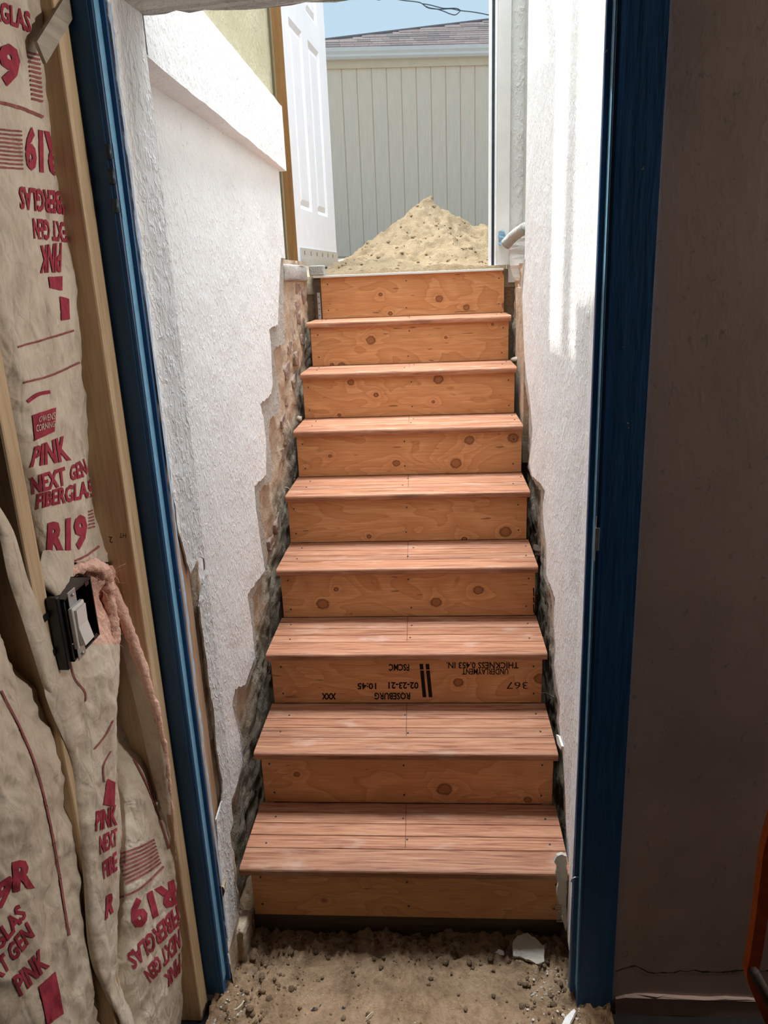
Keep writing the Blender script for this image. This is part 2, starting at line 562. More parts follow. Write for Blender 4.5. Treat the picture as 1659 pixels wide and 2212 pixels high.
def rule(pts, wd, surf, mat, parent, lift=0.002):
    """printed line through pixels"""
    pp = cat([V((*p, 0)) for p in pts], 20 * len(pts))
    bm = bmesh.new()
    prev = None
    for i, p in enumerate(pp):
        t = (pp[min(i + 1, len(pp) - 1)] - pp[max(i - 1, 0)]).normalized()
        nrm = V((-t.y, t.x, 0)) * wd * 0.5
        cur = []
        for q in (p + nrm, p - nrm):
            d = ray(q.x, q.y).normalized()
            hit, nor, _, _ = surf.ray_cast(CAM, d)
            if hit is None: cur = None; break
            if nor.dot(d) > 0: nor = -nor
            cur.append(bm.verts.new(hit + nor * lift))
        if cur and prev and (cur[0].co - prev[0].co).length < 0.03:
            bm.faces.new((prev[0], prev[1], cur[1], cur[0]))
        prev = cur
    loose = [v for v in bm.verts if not v.link_faces]
    bmesh.ops.delete(bm, geom=loose, context='VERTS')
    return mkbm('printed_line', bm, mat, parent)

# ================================================================== SETTING
XL, XR = -0.445, 0.47
ZL = 2.285                                   # underside of the lintel
FZ = -0.07                                   # room floor
RUN, RISE, NOSE = 0.2541, 0.1979, 0.0275
TOPY, TOPZ = 7 * RUN + 0.2815, 9 * RISE

def xw(y):                                   # face of the left stairwell wall
    return -0.515 + (max(min(y, 1.6), -0.2) - 0.06) * 0.0335

# room the photograph is taken from
tag(box('floor', (-0.75, -3.6, FZ - 0.1), (2.4, -0.18, FZ), BLACKF), kind='structure')
tag(box('floor_subsoil', (-0.80, -0.24, -0.40), (2.4, 2.10, -0.115), DIRT), kind='structure')
tag(box('ceiling', (-0.75, -3.6, 2.42), (2.4, -0.18, 2.52), DARKW), kind='structure')
tag(box('wall_back', (-0.75, -3.7, FZ), (2.4, -3.6, 2.45), DARKW), kind='structure')
tag(box('wall_east', (2.3, -3.6, FZ), (2.4, -0.18, 2.45), DARKW), kind='structure')
tag(box('wall_west', (-0.75, -3.6, FZ), (-0.68, -0.15, 2.45), DARKW), kind='structure')

# door wall to the right of the blue frame: plaster with a long crack above a low plinth
wr = tag(box('wall_right', (0.50, -0.180, -0.20), (2.35, 0.10, 2.5), BROWNW), kind='structure')
crack = [un(x, y, 'y', -0.180) for x, y in ((1330, 2098), (1372, 2086), (1400, 2100), (1440, 2101), (1500, 2095), (1560, 2100), (1612, 2096), (1690, 2098))]
crack = rough(crack, 0.004, 0.02, 5, False)
cb = bmesh.new()
for a, b in zip(crack, crack[1:]):
    hgt = random.uniform(0.001, 0.0035)
    q = [cb.verts.new(V((a.x, -0.1806, a.z - hgt))), cb.verts.new(V((b.x, -0.1806, b.z - hgt))),
         cb.verts.new(V((b.x, -0.1806, b.z + hgt))), cb.verts.new(V((a.x, -0.1806, a.z + hgt)))]
    cb.faces.new(q)
tag(mkbm('crack', cb, STRING, wr), 'dark crack above the plinth')
pts = [(0.545, -0.186, FZ), (2.3, -0.186, FZ), (2.3, -0.186, -0.005)]
top = rough([(2.3, -0.186, -0.005), (1.4, -0.186, -0.008), (0.9, -0.186, -0.012), (0.62, -0.186, -0.004), (0.545, -0.186, -0.02)], 0.006, 0.03, 3, False)
tag(mkbm('baseboard_right', prism_bm(pts + top[1:], (0, 0.06, 0)), BROWNW), kind='structure')
tag(box('wall_above_door', (-0.75, -0.18, ZL), (2.35, -0.012, 5.2), ROUGHW), kind='structure')
lint = rough([(-0.62, -0.012, ZL), (-0.40, -0.006, ZL - 0.004), (-0.3, 0.0, ZL - 0.002), (0.6, -0.004, ZL)], 0.004, 0.03, 8, False)
tag(mkbm('trim_1', prism_bm(lint + [V((0.6, -0.17, ZL)), V((-0.62, -0.17, ZL))], (0, 0, -0.012)), LINT), kind='structure')

# ------------------------------------------------------------------ left reveal beside the blue frame
tag(box('trim_2', (-0.60, -0.150, 0.28), (-0.4645, -0.085, ZL), BARE), kind='structure')
lp = [(205, -90), (300, 605), (386, 1150), (394, 1172), (404, 1215), (412, 1240), (421, 1222), (430, 1203), (441, 1206), (443, 1230), (437, 1265),
      (431, 1310), (438, 1365), (446, 1420), (452, 1480), (463, 1545), (468, 1620), (481, 1685), (480, 1730), (468, 1770), (471, 1830),
      (478, 1890), (483, 1960), (487, 2040), (489, 2108)]
rp = [(493, 2062), (505, 2012), (511, 1990), (511, 1957), (505, 1880), (497, 1800), (504, 1776), (500, 1732), (506, 1705)]
def xr(y): return XL + (min(y, -0.013) + 0.013) * 0.015 / 0.137
pl = [unf(x, y, xr) for x, y in lp]
pl = [V((xr(p.y), max(p.y, -0.1495), p.z)) for p in pl]
pr = [unf(x, y, xr) for x, y in rp]
pr = [V((p.x, min(p.y, -0.013), p.z)) for p in pr]
out = [V((xr(p.y), p.y, p.z)) for p in rough(pl + pr, 0.0025, 0.02, 11, False, flat=0)]
out += [V((XL, -0.013, 0.62)), V((XL, -0.013, ZL - 0.012))]
tag(mkbm('wall_reveal_left', prism_bm(out, (-0.004, 0, 0)), ROUGHW), kind='structure')

smr = [V((xr(-0.1490) + 0.0006, -0.1490, z)) for z in (0.10, 2.25)]
rnd_ = random.Random(15)
edge_ = []
z = 2.25
while z > 0.10:
    wv = 0.004 + 0.010 * abs(noise.noise(V((3.3, 0.2, z * 6)))) + rnd_.uniform(0, 0.004)
    edge_.append(V((xr(-0.149 + wv) + 0.0006, -0.149 + wv, z)))
    z -= 0.012
mkbm('paint_smear', prism_bm(smr + edge_, (-0.0004, 0, 0)), m_flat('pale_blue_smear', (0.42, 0.54, 0.70), 0.25, 90, 0.8, 0.2, 0, 0.15, 0.003, (1, 1, 0.3)), bpy.data.objects['wall_reveal_left'])

# ------------------------------------------------------------------ left stairwell wall
le = [(607, 557), (604, 604), (602, 664), (600, 702), (581, 712), (585, 740), (589, 832), (586, 851), (562, 873), (570, 908), (575, 959), (575, 1025),
      (550, 1050), (553, 1101), (562, 1164), (573, 1232), (567, 1240), (535, 1284), (540, 1323), (552, 1419), (529, 1480), (508, 1488), (502, 1526),
      (517, 1584), (525, 1646), (508, 1710)]
lw = [V((xw(p.y), p.y, p.z)) for p in rough([unf(x, y, xw) for x, y in le], 0.004, 0.02, 21, False)]
lo = [V((xw(-0.05), -0.05, lw[-1].z)), V((xw(-0.05), -0.05, 2.30)), V((xw(1.44), 1.44, 2.30)), V((xw(1.44), 1.44, lw[0].z))]
wl = tag(mkbm('wall_left', prism_bm(lw + lo, (-0.018, 0, 0)), WHITE), kind='structure')
# grey base coat that shows past the broken white skin
le2 = [(612, 560), (612, 640), (613, 705), (616, 742), (595, 752), (590, 760), (603, 840), (606, 880), (600, 893), (584, 905), (580, 935), (590, 1010),
       (585, 1040), (560, 1060), (562, 1110), (574, 1170), (576, 1236), (545, 1290), (549, 1330), (556, 1424), (535, 1482), (514, 1494), (510, 1530),
       (524, 1590), (527, 1650), (508, 1720)]
lw2 = [V((xw(p.y) - 0.007, p.y, p.z)) for p in rough([unf(x, y, lambda t: xw(t) - 0.007) for x, y in le2], 0.005, 0.02, 22, False)]
lo2 = [V((xw(-0.05) - 0.007, -0.05, lw2[-1].z)), V((xw(-0.05) - 0.007, -0.05, 2.2)), V((xw(1.44) - 0.007, 1.43, 2.2)), V((xw(1.44) - 0.007, 1.43, lw2[0].z))]
mkbm('base_coat', prism_bm(lw2 + lo2, (-0.010, 0, 0)), GREYPL, wl)
# white ledge band above, tan house wall over it
band = tag(mkbm('trim_3', prism_bm(rough([(XL, -0.012, 2.197), (XL, 1.47, 2.172), (XL, 1.47, 2.398), (XL, -0.012, 2.418)], 0.002, 0.05, 31, flat=0), (-0.17, 0, 0)), WHITE), kind='structure')
mk('crack', [(XL + 0.0006, -0.012, 2.20), (XL + 0.0006, -0.0075, 2.20), (XL + 0.0006, -0.0085, 2.33), (XL + 0.0006, -0.012, 2.33)], [(0, 1, 2, 3)], STRING, band)
tag(box('wall_house', (-0.66, -0.012, 2.30), (-0.485, 1.47, 3.15), TAN), kind='structure')
tag(box('wall_house_end', (-0.68, 1.47, 1.84), (-0.577, 2.03, 3.15), TAN), kind='structure')
tag(box('wall_front_left', (-1.60, 2.03, 1.70), (-0.602, 2.16, 3.15), TAN), kind='structure')
tag(box('wall_north_left', (-1.60, 1.40, 1.0), (-0.66, 2.10, 1.80), CONC), kind='structure')

# rough masonry behind the broken plaster
def masonry(name, side, y0, y1, z0, z1, fx, seed, ny=150, nz=150):
    vs, fs = [], []
    for j in range(nz + 1):
        for i in range(ny + 1):
            y = y0 + (y1 - y0) * i / ny
            z = z0 + (z1 - z0) * j / nz
            q = V((seed, y, z))
            lump = 0.5 + 0.5 * noise.noise(q * 9)
            h = 0.016 * lump + 0.006 * fr(q, 24, 3) + 0.0025 * fr(q, 90, 2)
            off = 0.03 if (side < 0 and z > 0.28 and y < -0.075) else 0.0   # room for the wooden buck
            vs.append(V((fx(y) - off - side * min(max(h, -0.004), 0.022), y, z)))
    n = ny + 1
    for j in range(nz):
        for i in range(ny):
            f = (j * n + i, j * n + i + 1, (j + 1) * n + i + 1, (j + 1) * n + i)
            fs.append(f if side < 0 else f[::-1])
    return tag(mk(name, vs, fs, MASON, None, True), kind='structure')

def sm(a, b, t):
    t = min(max((t - a) / (b - a), 0), 1)
    return t * t * (3 - 2 * t)
def xm_l(y):
    return (-0.470) * (1 - sm(-0.02, 0.05, y)) + (xw(y) - 0.034) * sm(-0.02, 0.05, y)
ml = masonry('wall_masonry_left', -1, -0.147, 2.05, -0.15, 1.85, xm_l, 3.0)
mr = masonry('wall_masonry_right', 1, -0.02, 2.05, -0.15, 1.80, lambda y: 0.507, 9.0)

tag(box('wall_soil', (-1.7, 2.096, -0.3), (1.7, 9.0, 1.735), DIRT), kind='structure')

# single bricks that stand proud where the plaster is gone
bme = []
for k in range(4):
    b = box_bm((-0.02, -0.075, -0.026), (0.02, 0.075, 0.026), 0.004, 1)
    bmesh.ops.subdivide_edges(b, edges=b.edges[:], cuts=2, use_grid_fill=True)
    for v in b.verts:
        v.co += V((fr(v.co + V((k * 3, 0, 0)), 30, 3), fr(v.co + V((0, k * 7, 0)), 30, 3), fr(v.co + V((0, 0, k * 5)), 30, 3))) * 0.007
    me = bpy.data.meshes.new('brick')
    b.to_mesh(me); b.free()
    me.materials.append(BRICK)
    bme.append(me)
def brick(p, parent, s=(1, 1, 1), r=0.0):
    o = link(bpy.data.objects.new('brick', random.choice(bme)), parent)
    o.location = V(p) - WL[parent]
    o.scale = s
    o.rotation_euler = (r, 0, random.uniform(-0.08, 0.08))
    return o
for x, y, s in ((636, 625, 1), (636, 655, 1.05), (650, 640, .9), (640, 690, 1), (628, 722, .9), (646, 735, 1), (618, 752, .8), (634, 775, 1), (612, 800, .9),
                (628, 820, 1), (618, 862, .9), (604, 905, .8), (612, 940, 1), (598, 985, .9), (590, 1130, .9), (578, 1170, .8)):
    p = unf(x, y, lambda t: xm_l(t) - 0.010 + random.uniform(-0.003, 0.003))
    brick(p, ml, (1, s * random.uniform(0.8, 1.4), s * random.uniform(0.85, 1.3)), random.uniform(-0.16, 0.16))
for x, y, s in ((1128, 672, .55), (1138, 850, .5), (1165, 1190, .5)):
    p = un(x, y, 'x', 0.500)
    brick(p, mr, (1, s, s), random.uniform(-0.2, 0.2))

# ------------------------------------------------------------------ right stairwell wall and reveal
re_ = [(1135, 560), (1128, 640), (1130, 700), (1133, 780), (1137, 810), (1145, 870), (1150, 930), (1148, 960), (1143, 1000), (1150, 1030), (1168, 1045), (1177, 1062),
       (1172, 1090), (1174, 1130), (1180, 1180), (1180, 1240), (1190, 1268), (1199, 1292), (1196, 1340), (1200, 1400), (1197, 1440), (1203, 1480), (1210, 1520),
       (1207, 1560), (1215, 1620), (1220, 1700), (1222, 1760), (1225, 1850)]
rw = rough([un(x, y, 'x', XR) for x, y in re_], 0.004, 0.02, 41, False, flat=0)
ro = [V((XR, 0.115, rw[-1].z)), V((XR, 0.115, 3.3)), V((XR, 1.415, 3.3)), V((XR, 1.415, rw[0].z))]
wri = tag(mkbm('wall_stair_right', prism_bm(rw + ro, (0.02, 0, 0)), WHITE), kind='structure')
re2 = [(x - random.uniform(2, 9), y + random.uniform(-4, 10)) for x, y in re_]
rw2 = rough([un(x, y, 'x', XR + 0.008) for x, y in re2], 0.005, 0.02, 42, False, flat=0)
ro2 = [V((XR + 0.008, 0.115, rw2[-1].z)), V((XR + 0.008, 0.115, 2.0)), V((XR + 0.008, 1.41, 2.0)), V((XR + 0.008, 1.41, rw2[0].z))]
mkbm('base_coat', prism_bm(rw2 + ro2, (0.012, 0, 0)), GREYPL, wri)
def xrev(y): return 0.430 + (y + 0.148) * 0.04 / 0.265
rb = [(1222, 1800), (1226, 1850), (1222, 1900), (1225, 1985), (1227, 2035), (1231, 2090), (1233, 2135)]
rbp = [unf(x, y, xrev) for x, y in rb]
rbp = [V((xrev(min(max(p.y, -0.146), 0.114)), min(max(p.y, -0.146), 0.114), p.z)) for p in rbp]
rvo = [V((xrev(p.y), p.y, p.z)) for p in rough(rbp, 0.003, 0.02, 51, False)] + [V((xrev(-0.148), -0.148, -0.03)), V((xrev(-0.148), -0.148, ZL)), V((XR, 0.117, ZL)), V((XR, 0.117, 0.25))]
tag(mkbm('wall_reveal_right', prism_bm(rvo, (0.03, 0, 0)), ROUGHW), kind='structure')
tag(box('wall_core_right', (0.53, -0.02, -0.15), (0.62, 2.05, 3.3), CONC), kind='structure')
tag(box('wall_core_left', (-0.70, -0.10, -0.15), (-0.60, 1.42, 2.3), CONC), kind='structure')

# ------------------------------------------------------------------ front wall right of the top door
fr_w = tag(box('wall_front_right', (0.470, 2.07, 1.72), (1.5, 2.16, 4.2), TRIMG), kind='structure')
tag(box('trim_4', (0.414, 2.055, 1.80), (0.4715, 2.15, 4.0), TRIMS), kind='structure')

# ------------------------------------------------------------------ dirt at the stair foot
vs, fs = [], []
NX, NY = 190, 150
for j in range(NY + 1):
    for i in range(NX + 1):
        x = -0.50 + 1.03 * i / NX
        y = -1.1 + 1.45 * j / NY if j < NY else 2.2
        q = V((x, y, 0.3))
        edge = sm(0.22, 0.47, abs(x - 0.02))
        back = sm(-0.14, 0.0, y)
        loose = min(1, edge + back * 0.9)
        z = -0.062 + 0.008 * fr(q, 5, 3) + loose * (0.018 + 0.020 * fr(q, 20, 4) + 0.016 * fr(q, 60, 3)) + 0.005 * fr(q, 45, 3) - 0.006 * max(0, 0.06 - abs(noise.noise(q * 9))) / 0.06
        z -= 0.012 * sm(-0.28, -0.5, y)
        vs.append(V((x, y, z)))
fs = [(j * (NX + 1) + i, j * (NX + 1) + i + 1, (j + 1) * (NX + 1) + i + 1, (j + 1) * (NX + 1) + i) for j in range(NY) for i in range(NX)]
dirt = tag(mk('dirt_floor', vs, fs, DIRT, None, True), 'trodden brown dirt ground at the foot of the stairs', 'dirt', kind='structure')
dirt_bvh = bvh_of(dirt)
def dz(x, y):
    h = dirt_bvh.ray_cast(V((x, y, 1)), V((0, 0, -1)))[0]
    return h.z if h else FZ

def lump_bm(c, r, seed, sq=(1, 1, 1), bm=None, sub=1):
    t = bmesh.new()
    bmesh.ops.create_icosphere(t, subdivisions=sub, radius=1.0)
    for v in t.verts:
        f = 1 + 0.6 * noise.noise(v.co * 2.1 + V((seed * 1.31, seed * 0.7, 0)))
        v.co = V((v.co.x * sq[0], v.co.y * sq[1], v.co.z * sq[2])) * r * f + V(c)
    if bm is None: return t
    add_bm(bm, t)
    return bm

bm = bmesh.new()
n = 0
while n < 650:
    x, y = random.uniform(-0.47, 0.44), random.uniform(-0.34, 0.02)
    if random.random() > 0.10 + 0.9 * max(sm(0.2, 0.42, abs(x - 0.02)), sm(-0.12, -0.02, y)): continue
    r = random.choice((0.002, 0.002, 0.003, 0.003, 0.004, 0.005, 0.006, 0.009)) * random.uniform(0.7, 1.2)
    lump_bm((x, y, dz(x, y) + r * 0.15), r, n, (1, random.uniform(0.7, 1.3), 0.7), bm)
    n += 1
tag(mkbm('dirt_clods', bm, CLOD, None, True), 'loose dark dirt clods along the edges of the ground', 'dirt clods', kind='stuff')
bm = bmesh.new()
for k in range(170):
    if k < 90: x, y = random.gauss(0.40, 0.045), random.uniform(-0.33, -0.05)
    elif k < 120: x, y = random.gauss(-0.43, 0.03), random.uniform(-0.33, -0.08)
    else: x, y = random.uniform(-0.4, 0.4), random.uniform(-0.33, 0.0)
    x = max(min(x, 0.45), -0.48)
    r = random.uniform(0.0012, 0.0045 if k < 120 else 0.002)
    lump_bm((x, y, dz(x, y) + r * 0.5), r, k, (1, 1, 0.7), bm)
tag(mkbm('plaster_grit', bm, PEBBLE), 'pale plaster crumbs scattered over the dirt', 'grit', kind='stuff')

def chip(name, px, label, cat_, th, mat, seed, grp=None):
    p3 = []
    for x, y in px:
        q = un(x, y, 'z', -0.035)
        p3.append(V((q.x, q.y, 0)))
    cx = sum(p.x for p in p3) / len(p3); cy = sum(p.y for p in p3) / len(p3)
    zb = dz(cx, cy) + 0.004
    p3 = [V((p.x, p.y, zb + th + 0.22 * (p.y - cy) + 0.05 * (p.x - cx))) for p in p3]
    return tag(mkbm(name, prism_bm(rough(p3, 0.0025, 0.012, seed), (0.003, 0.004, -th)), mat), label, cat_, grp)
chip('plaster_chunk', [(1107, 2045), (1118, 2030), (1140, 2026), (1162, 2040), (1176, 2052), (1176, 2078), (1158, 2082), (1130, 2070), (1108, 2066)],
     'largest broken flat plaster slab lying on the dirt by the right wall', 'plaster chunk', 0.014, BEIGE, 1)
chip('plaster_chunk', [(1068, 2050), (1076, 2044), (1087, 2047), (1088, 2055), (1074, 2053)], 'small curved white plaster chip left of the big plaster slab', 'plaster chunk', 0.006, SMOOTHW, 2)
chip('plaster_chunk', [(1160, 2040), (1184, 2030), (1178, 2044), (1168, 2048)], 'grey plaster sliver behind the big plaster slab', 'plaster chunk', 0.006, GREYPL, 3)
chip('plaster_chunk', [(1212, 2212), (1222, 2196), (1240, 2182), (1244, 2186), (1232, 2206), (1222, 2222)], 'pale plaster shard at the base of the right blue jamb', 'plaster chunk', 0.012, SMOOTHW, 4)
c = un(522, 2022, 'y', -0.06)
lb = box_bm((-0.500, -0.075, -0.10), (-0.440, 0.01, 0.055), 0.012, 2)
bmesh.ops.subdivide_edges(lb, edges=lb.edges[:], cuts=3)
for v in lb.verts:
    v.co += V((fr(v.co, 40, 3), fr(v.co + V((3, 0, 0)), 40, 3), fr(v.co + V((0, 5, 0)), 40, 3))) * 0.010
tag(mkbm('footing_lump', lb, MASON, None, True), 'broken concrete footing lump at the left foot of the stairs', 'footing')

# ================================================================== STAIRCASE
st = thing('staircase', 'new wooden staircase with plywood risers and grooved redwood treads', 'staircase', (0, 0.0, 0))
PLY = {}
def rx(px, py, k):
    return un(px, py, 'y', k * RUN + NOSE)
KN = {0: [(700, 1945, 7, .3)],
      1: [(960, 1705, 17, .5), (641, 1673, 7, .6), (1140, 1728, 9, .5)],
      2: [(990, 1474, 11, .6), (1167, 1466, 14, .4)],
      3: [(697, 1305, 14, .5), (942, 1301, 12, .5), (1033, 1275, 11, .6), (726, 1273, 5, .9)],
      4: [(1092, 1149, 13, .5), (797, 1159, 5, .8), (1003, 1165, 6, .9)],
      5: [(1014, 951, 11, .5), (1109, 946, 12, .5), (856, 1001, 8, .6), (985, 1001, 12, .5), (713, 985, 4, .9)],
      6: [(812, 853, 5, .95), (758, 826, 7, .6), (947, 819, 11, .6), (936, 868, 3.5, .9), (733, 897, 4, .8)],
      7: [(801, 735, 10, .5), (738, 790, 8, .6), (717, 788, 4, .9), (963, 729, 3, .9), (1064, 701, 3, .9)],
      8: [(822, 636, 4, .9), (949, 645, 8, .5), (1008, 664, 7, .5), (1095, 660, 11, .4), (843, 677, 4.5, .9), (1095, 588, 10, .3)]}
RX = {0: (-0.434, 0.452), 1: (-0.443, 0.448), 2: (-0.449, 0.446), 3: (-0.450, 0.452), 4: (-0.456, 0.450), 5: (-0.452, 0.456), 6: (-0.455, 0.452), 7: (-0.447, 0.449), 8: (-0.424, 0.4505)}
screw_me = bpy.data.meshes.new('screw')
_b = bmesh.new()
bmesh.ops.create_cone(_b, cap_ends=True, segments=8, radius1=0.0034, radius2=0.0028, depth=0.003)
for v in _b.verts: v.co = V((v.co.x, -v.co.z, v.co.y))
_b.to_mesh(_b and screw_me); _b.free()
screw_me.materials.append(DARKM)
risers = {}
for k in range(9):
    y = k * RUN + NOSE
    x0, x1 = RX[k]
    z0 = k * RISE + (0.012 if k == 0 else 0.001)
    z1 = (k + 1) * RISE - (0.0267 if k < 8 else 0.0062)
    kn = []
    for a, b, r, dk in KN[k]:
        p = rx(a, b, k)
        kn.append((p.x, p.z, r * (p - CAM).dot(FW) / F, dk))
    m = m_ply('plywood_riser_%d' % (k + 1), kn, 1.7 * k + 0.6)
    o = box('riser', (x0, y, z0), (x1, y + 0.012, z1), m, st, 0.001)
    risers[k] = o
    for sx in (x0 + 0.028, 0.0 - 0.012 * (k % 3) + 0.012, x1 - 0.028):
        for sz in (z0 + 0.035, z1 - 0.03):
            s = link(bpy.data.objects.new('screw', screw_me), o)
            s.location = (sx + random.uniform(-0.006, 0.006), y - 0.0004, sz + random.uniform(-0.006, 0.006))

CUT = [0.0, 0.083, 0.136, 0.188, 0.239, 0.2815]
def nosing_me():
    # front board: rounded nose, 27 mm thick
    prof = [(0.082, 0), (0.010, 0), (0.006, -0.0008), (0.0025, -0.003), (0.0006, -0.007), (0, -0.012), (0.0003, -0.019), (0.002, -0.0235), (0.006, -0.026), (0.010, -0.0265), (0.082, -0.0265)]
    vs, n = [], len(prof)
    for x in (-0.4572, 0.4572):
        for a, b in prof: vs.append((x, a, b))
    fs = [tuple(range(n))[::-1], tuple(range(n, 2 * n))] + [(i, (i + 1) % n, n + (i + 1) % n, n + i) for i in range(n)]
    me = bpy.data.meshes.new('tread')
    me.from_pydata(vs, [], fs)
    me.materials.append(TREAD)
    bm = bmesh.new(); bm.from_mesh(me); bmesh.ops.recalc_face_normals(bm, faces=bm.faces[:]); bm.to_mesh(me); bm.free()
    return me
def plank_me(wd, flutes):
    prof = [(0.0014, -0.003), (0.003, 0)]
    for i in range(flutes):
        a = 0.006 + (wd - 0.012) * (i + 0.5) / flutes
        prof += [(a - 0.0015, 0), (a, -0.0009), (a + 0.0015, 0)]
    prof += [(wd - 0.0015, 0), (wd - 0.0004, -0.0015), (wd - 0.0004, -0.0262), (0.0014, -0.0262)]
    vs, n = [], len(prof)
    for x in (-0.4572, 0.4572):
        for a, b in prof: vs.append((x, a, b))
    fs = [tuple(range(n))[::-1], tuple(range(n, 2 * n))] + [(i, (i + 1) % n, n + (i + 1) % n, n + i) for i in range(n)]
    me = bpy.data.meshes.new('plank')
    me.from_pydata(vs, [], fs)
    me.materials.append(TREAD)
    bm = bmesh.new(); bm.from_mesh(me); bmesh.ops.recalc_face_normals(bm, faces=bm.faces[:]); bm.to_mesh(me); bm.free()
    return me
NOS = nosing_me()
PLK = [plank_me(CUT[i + 1] - CUT[i], (0, 4, 0, 5, 3)[i]) for i in range(1, 5)]
for k in range(8):
    y, z = k * RUN, (k + 1) * RISE
    t = link(bpy.data.objects.new('tread', NOS), st)
    t.location = (0, y, z)
    WL[t] = V((0, y, z))
    for i in range(4):
        p = link(bpy.data.objects.new('plank', PLK[i]), t)
        p.location = (0, CUT[i + 1], 0)
    # pencil line and nail heads on the treads
    ln = mk('pencil_line', [(0.004, y + 0.09, z + 0.0004), (0.0052, y + 0.09, z + 0.0004), (0.0010, y + 0.279, z + 0.0004), (-0.0002, y + 0.279, z + 0.0004)], [(0, 1, 2, 3)], INK, t)
    for sx, sy in ((-0.41, 0.11), (0.42, 0.11), (0.0, 0.115), (-0.40, 0.215), (0.43, 0.21), (0.01, 0.21)):
        s = link(bpy.data.objects.new('nail', screw_me), t)
        s.location = (sx + random.uniform(-0.02, 0.02), sy + random.uniform(-0.008, 0.008), 0.0002)
        s.rotation_euler = (-math.pi / 2, 0, 0)
for side in (-1, 1):
    for xs in (0.40,):
        pts = [(0, 0.05, -0.05), (0, TOPY + 0.02, 1.35), (0, TOPY + 0.02, TOPZ - 0.03)]
        for k in range(8, 0, -1):
            pts += [(0, k * RUN + NOSE + 0.013, k * RISE - 0.028), (0, (k - 1) * RUN + NOSE + 0.013, k * RISE - 0.028)]
        pts += [(0, 0.045, 0.0)]
        q = [V((side * xs - 0.019, p[1], p[2])) for p in pts]
        mkbm('stringer', prism_bm(q, (0.038, 0, 0)), STRING, st)
tag(box('ledger', (-0.4400, 0.030, -0.06), (0.4400, 0.045, 0.011), STRING, st), 'dark board under the bottom riser')
# top edge: pale strip over the last riser, post and angle bracket on its left
tag(box('edge_strip', (-0.4535, TOPY - 0.032, TOPZ - 0.006), (0.4445, TOPY + 0.03, TOPZ + 0.004), TRIMS, st, 0.001), 'pale strip along the top edge')
tag(box('side_post', (-0.4535, TOPY - 0.012, 8 * RISE), (-0.4250, TOPY + 0.03, TOPZ - 0.006), STRING, st), 'short post left of the top riser')
br = box('angle_bracket', (-0.4420, TOPY - 0.0142, 8 * RISE + 0.001), (-0.4280, TOPY - 0.0120, 8 * RISE + 0.125), STEEL, st, 0.0006)
for k in range(4):
    s = link(bpy.data.objects.new('screw', screw_me), br)
    s.location = (-0.435, TOPY - 0.0146, 8 * RISE + 0.02 + 0.028 * k)

# mill print on the third riser (upside down) and the bars on the fourth
rb3 = bvh_of(risers[2])
def rprint(text, x0, x1, y0, y1, b=0.02, nm='mill_print'):
    # turned by half a turn: text starts at the right, baseline on top
    lettering(text, [(x1, y0), (x0, y0), (x0, y1), (x1, y1)], rb3, INK, risers[2], b, 0.0006, 1, 1, nm)
rprint('ROSEBURG', 809, 886, 1496, 1511, 0.03)
rprint('XXX', 695, 726, 1497, 1511, 0.05)
rprint('02-23-21', 839, 904, 1473, 1488, 0.03)
rprint('10:45', 772, 813, 1475, 1489, 0.03)
rprint('FSCMC', 840, 884, 1434, 1449, 0.03)
rprint('THICKNESS 0.453 IN.', 964, 1120, 1430, 1444, 0.02)
rprint('UNDERLAYMENT', 998, 1098, 1444, 1457, 0.02)
rprint('367', 1094, 1140, 1473, 1488, -0.005, 'pencil_mark')
for xa, xb in ((906, 914), (919, 927)):
    for a, b in ((1434, 1446), (1448, 1506)):
        sh = (a - 1434) * 0.10; sh2 = (b - 1434) * 0.10
        patch([(xa + sh2, b), (xb + sh2, b), (xb + sh, a), (xa + sh, a)], rb3, INK, risers[2], 2, 6, 0.0006, 'mill_bar')
rb4 = bvh_of(risers[3])
for a, b in ((1270, 1288), (1290, 1302), (1305, 1324)):
    patch([(1152, b), (1157, b), (1156, a), (1151, a)], rb4, INK, risers[3], 2, 2, 0.0006, 'mill_bar')

# ================================================================== BLUE DOOR FRAME
df = thing('door_frame', 'blue painted door frame with no door in it around the stair opening', 'door frame', (0, -0.165, -0.05))
def extrude_plan(name, plan, z0, z1, lean, mat, parent):
    vs = []
    nseg = 6
    n = len(plan)
    for k in range(nseg + 1):
        z = z0 + (z1 - z0) * k / nseg
        for x, y in plan: vs.append((x + lean * z, y, z))
    fs = [tuple(range(n))[::-1], tuple(range(nseg * n, nseg * n + n))]
    for k in range(nseg):
        for i in range(n):
            a = k * n
            fs.append((a + i, a + (i + 1) % n, a + n + (i + 1) % n, a + n + i))
    bm = bmesh.new()
    bv = [bm.verts.new(v) for v in vs]
    for f in fs: bm.faces.new([bv[i] for i in f])
    bmesh.ops.recalc_face_normals(bm, faces=bm.faces[:])
    return mkbm(name, bm, mat, parent)
lj = extrude_plan('jamb', [(-0.5240, -0.150), (-0.5240, -0.1790), (-0.5030, -0.1790), (-0.5030, -0.184), (-0.4760, -0.184), (-0.4745, -0.182), (-0.4745, -0.146), (-0.5030, -0.146)], -0.05, 2.42, 0, BLUE, df)
tag(lj, 'left jamb post')
extrude_plan('door_stop', [(-0.4742, -0.1575), (-0.4640, -0.1575), (-0.4630, -0.156), (-0.4630, -0.1505), (-0.4742, -0.1505)], -0.02, ZL, 0.0, BLUE, df)
tag(extrude_plan('lit_rebate_strip', [(-0.4744, -0.1815), (-0.4728, -0.1815), (-0.4728, -0.1578), (-0.4744, -0.1578)], 0.0, ZL, 0, LITBLUE, df), 'blue strip inside the left jamb, lightened as if daylit')
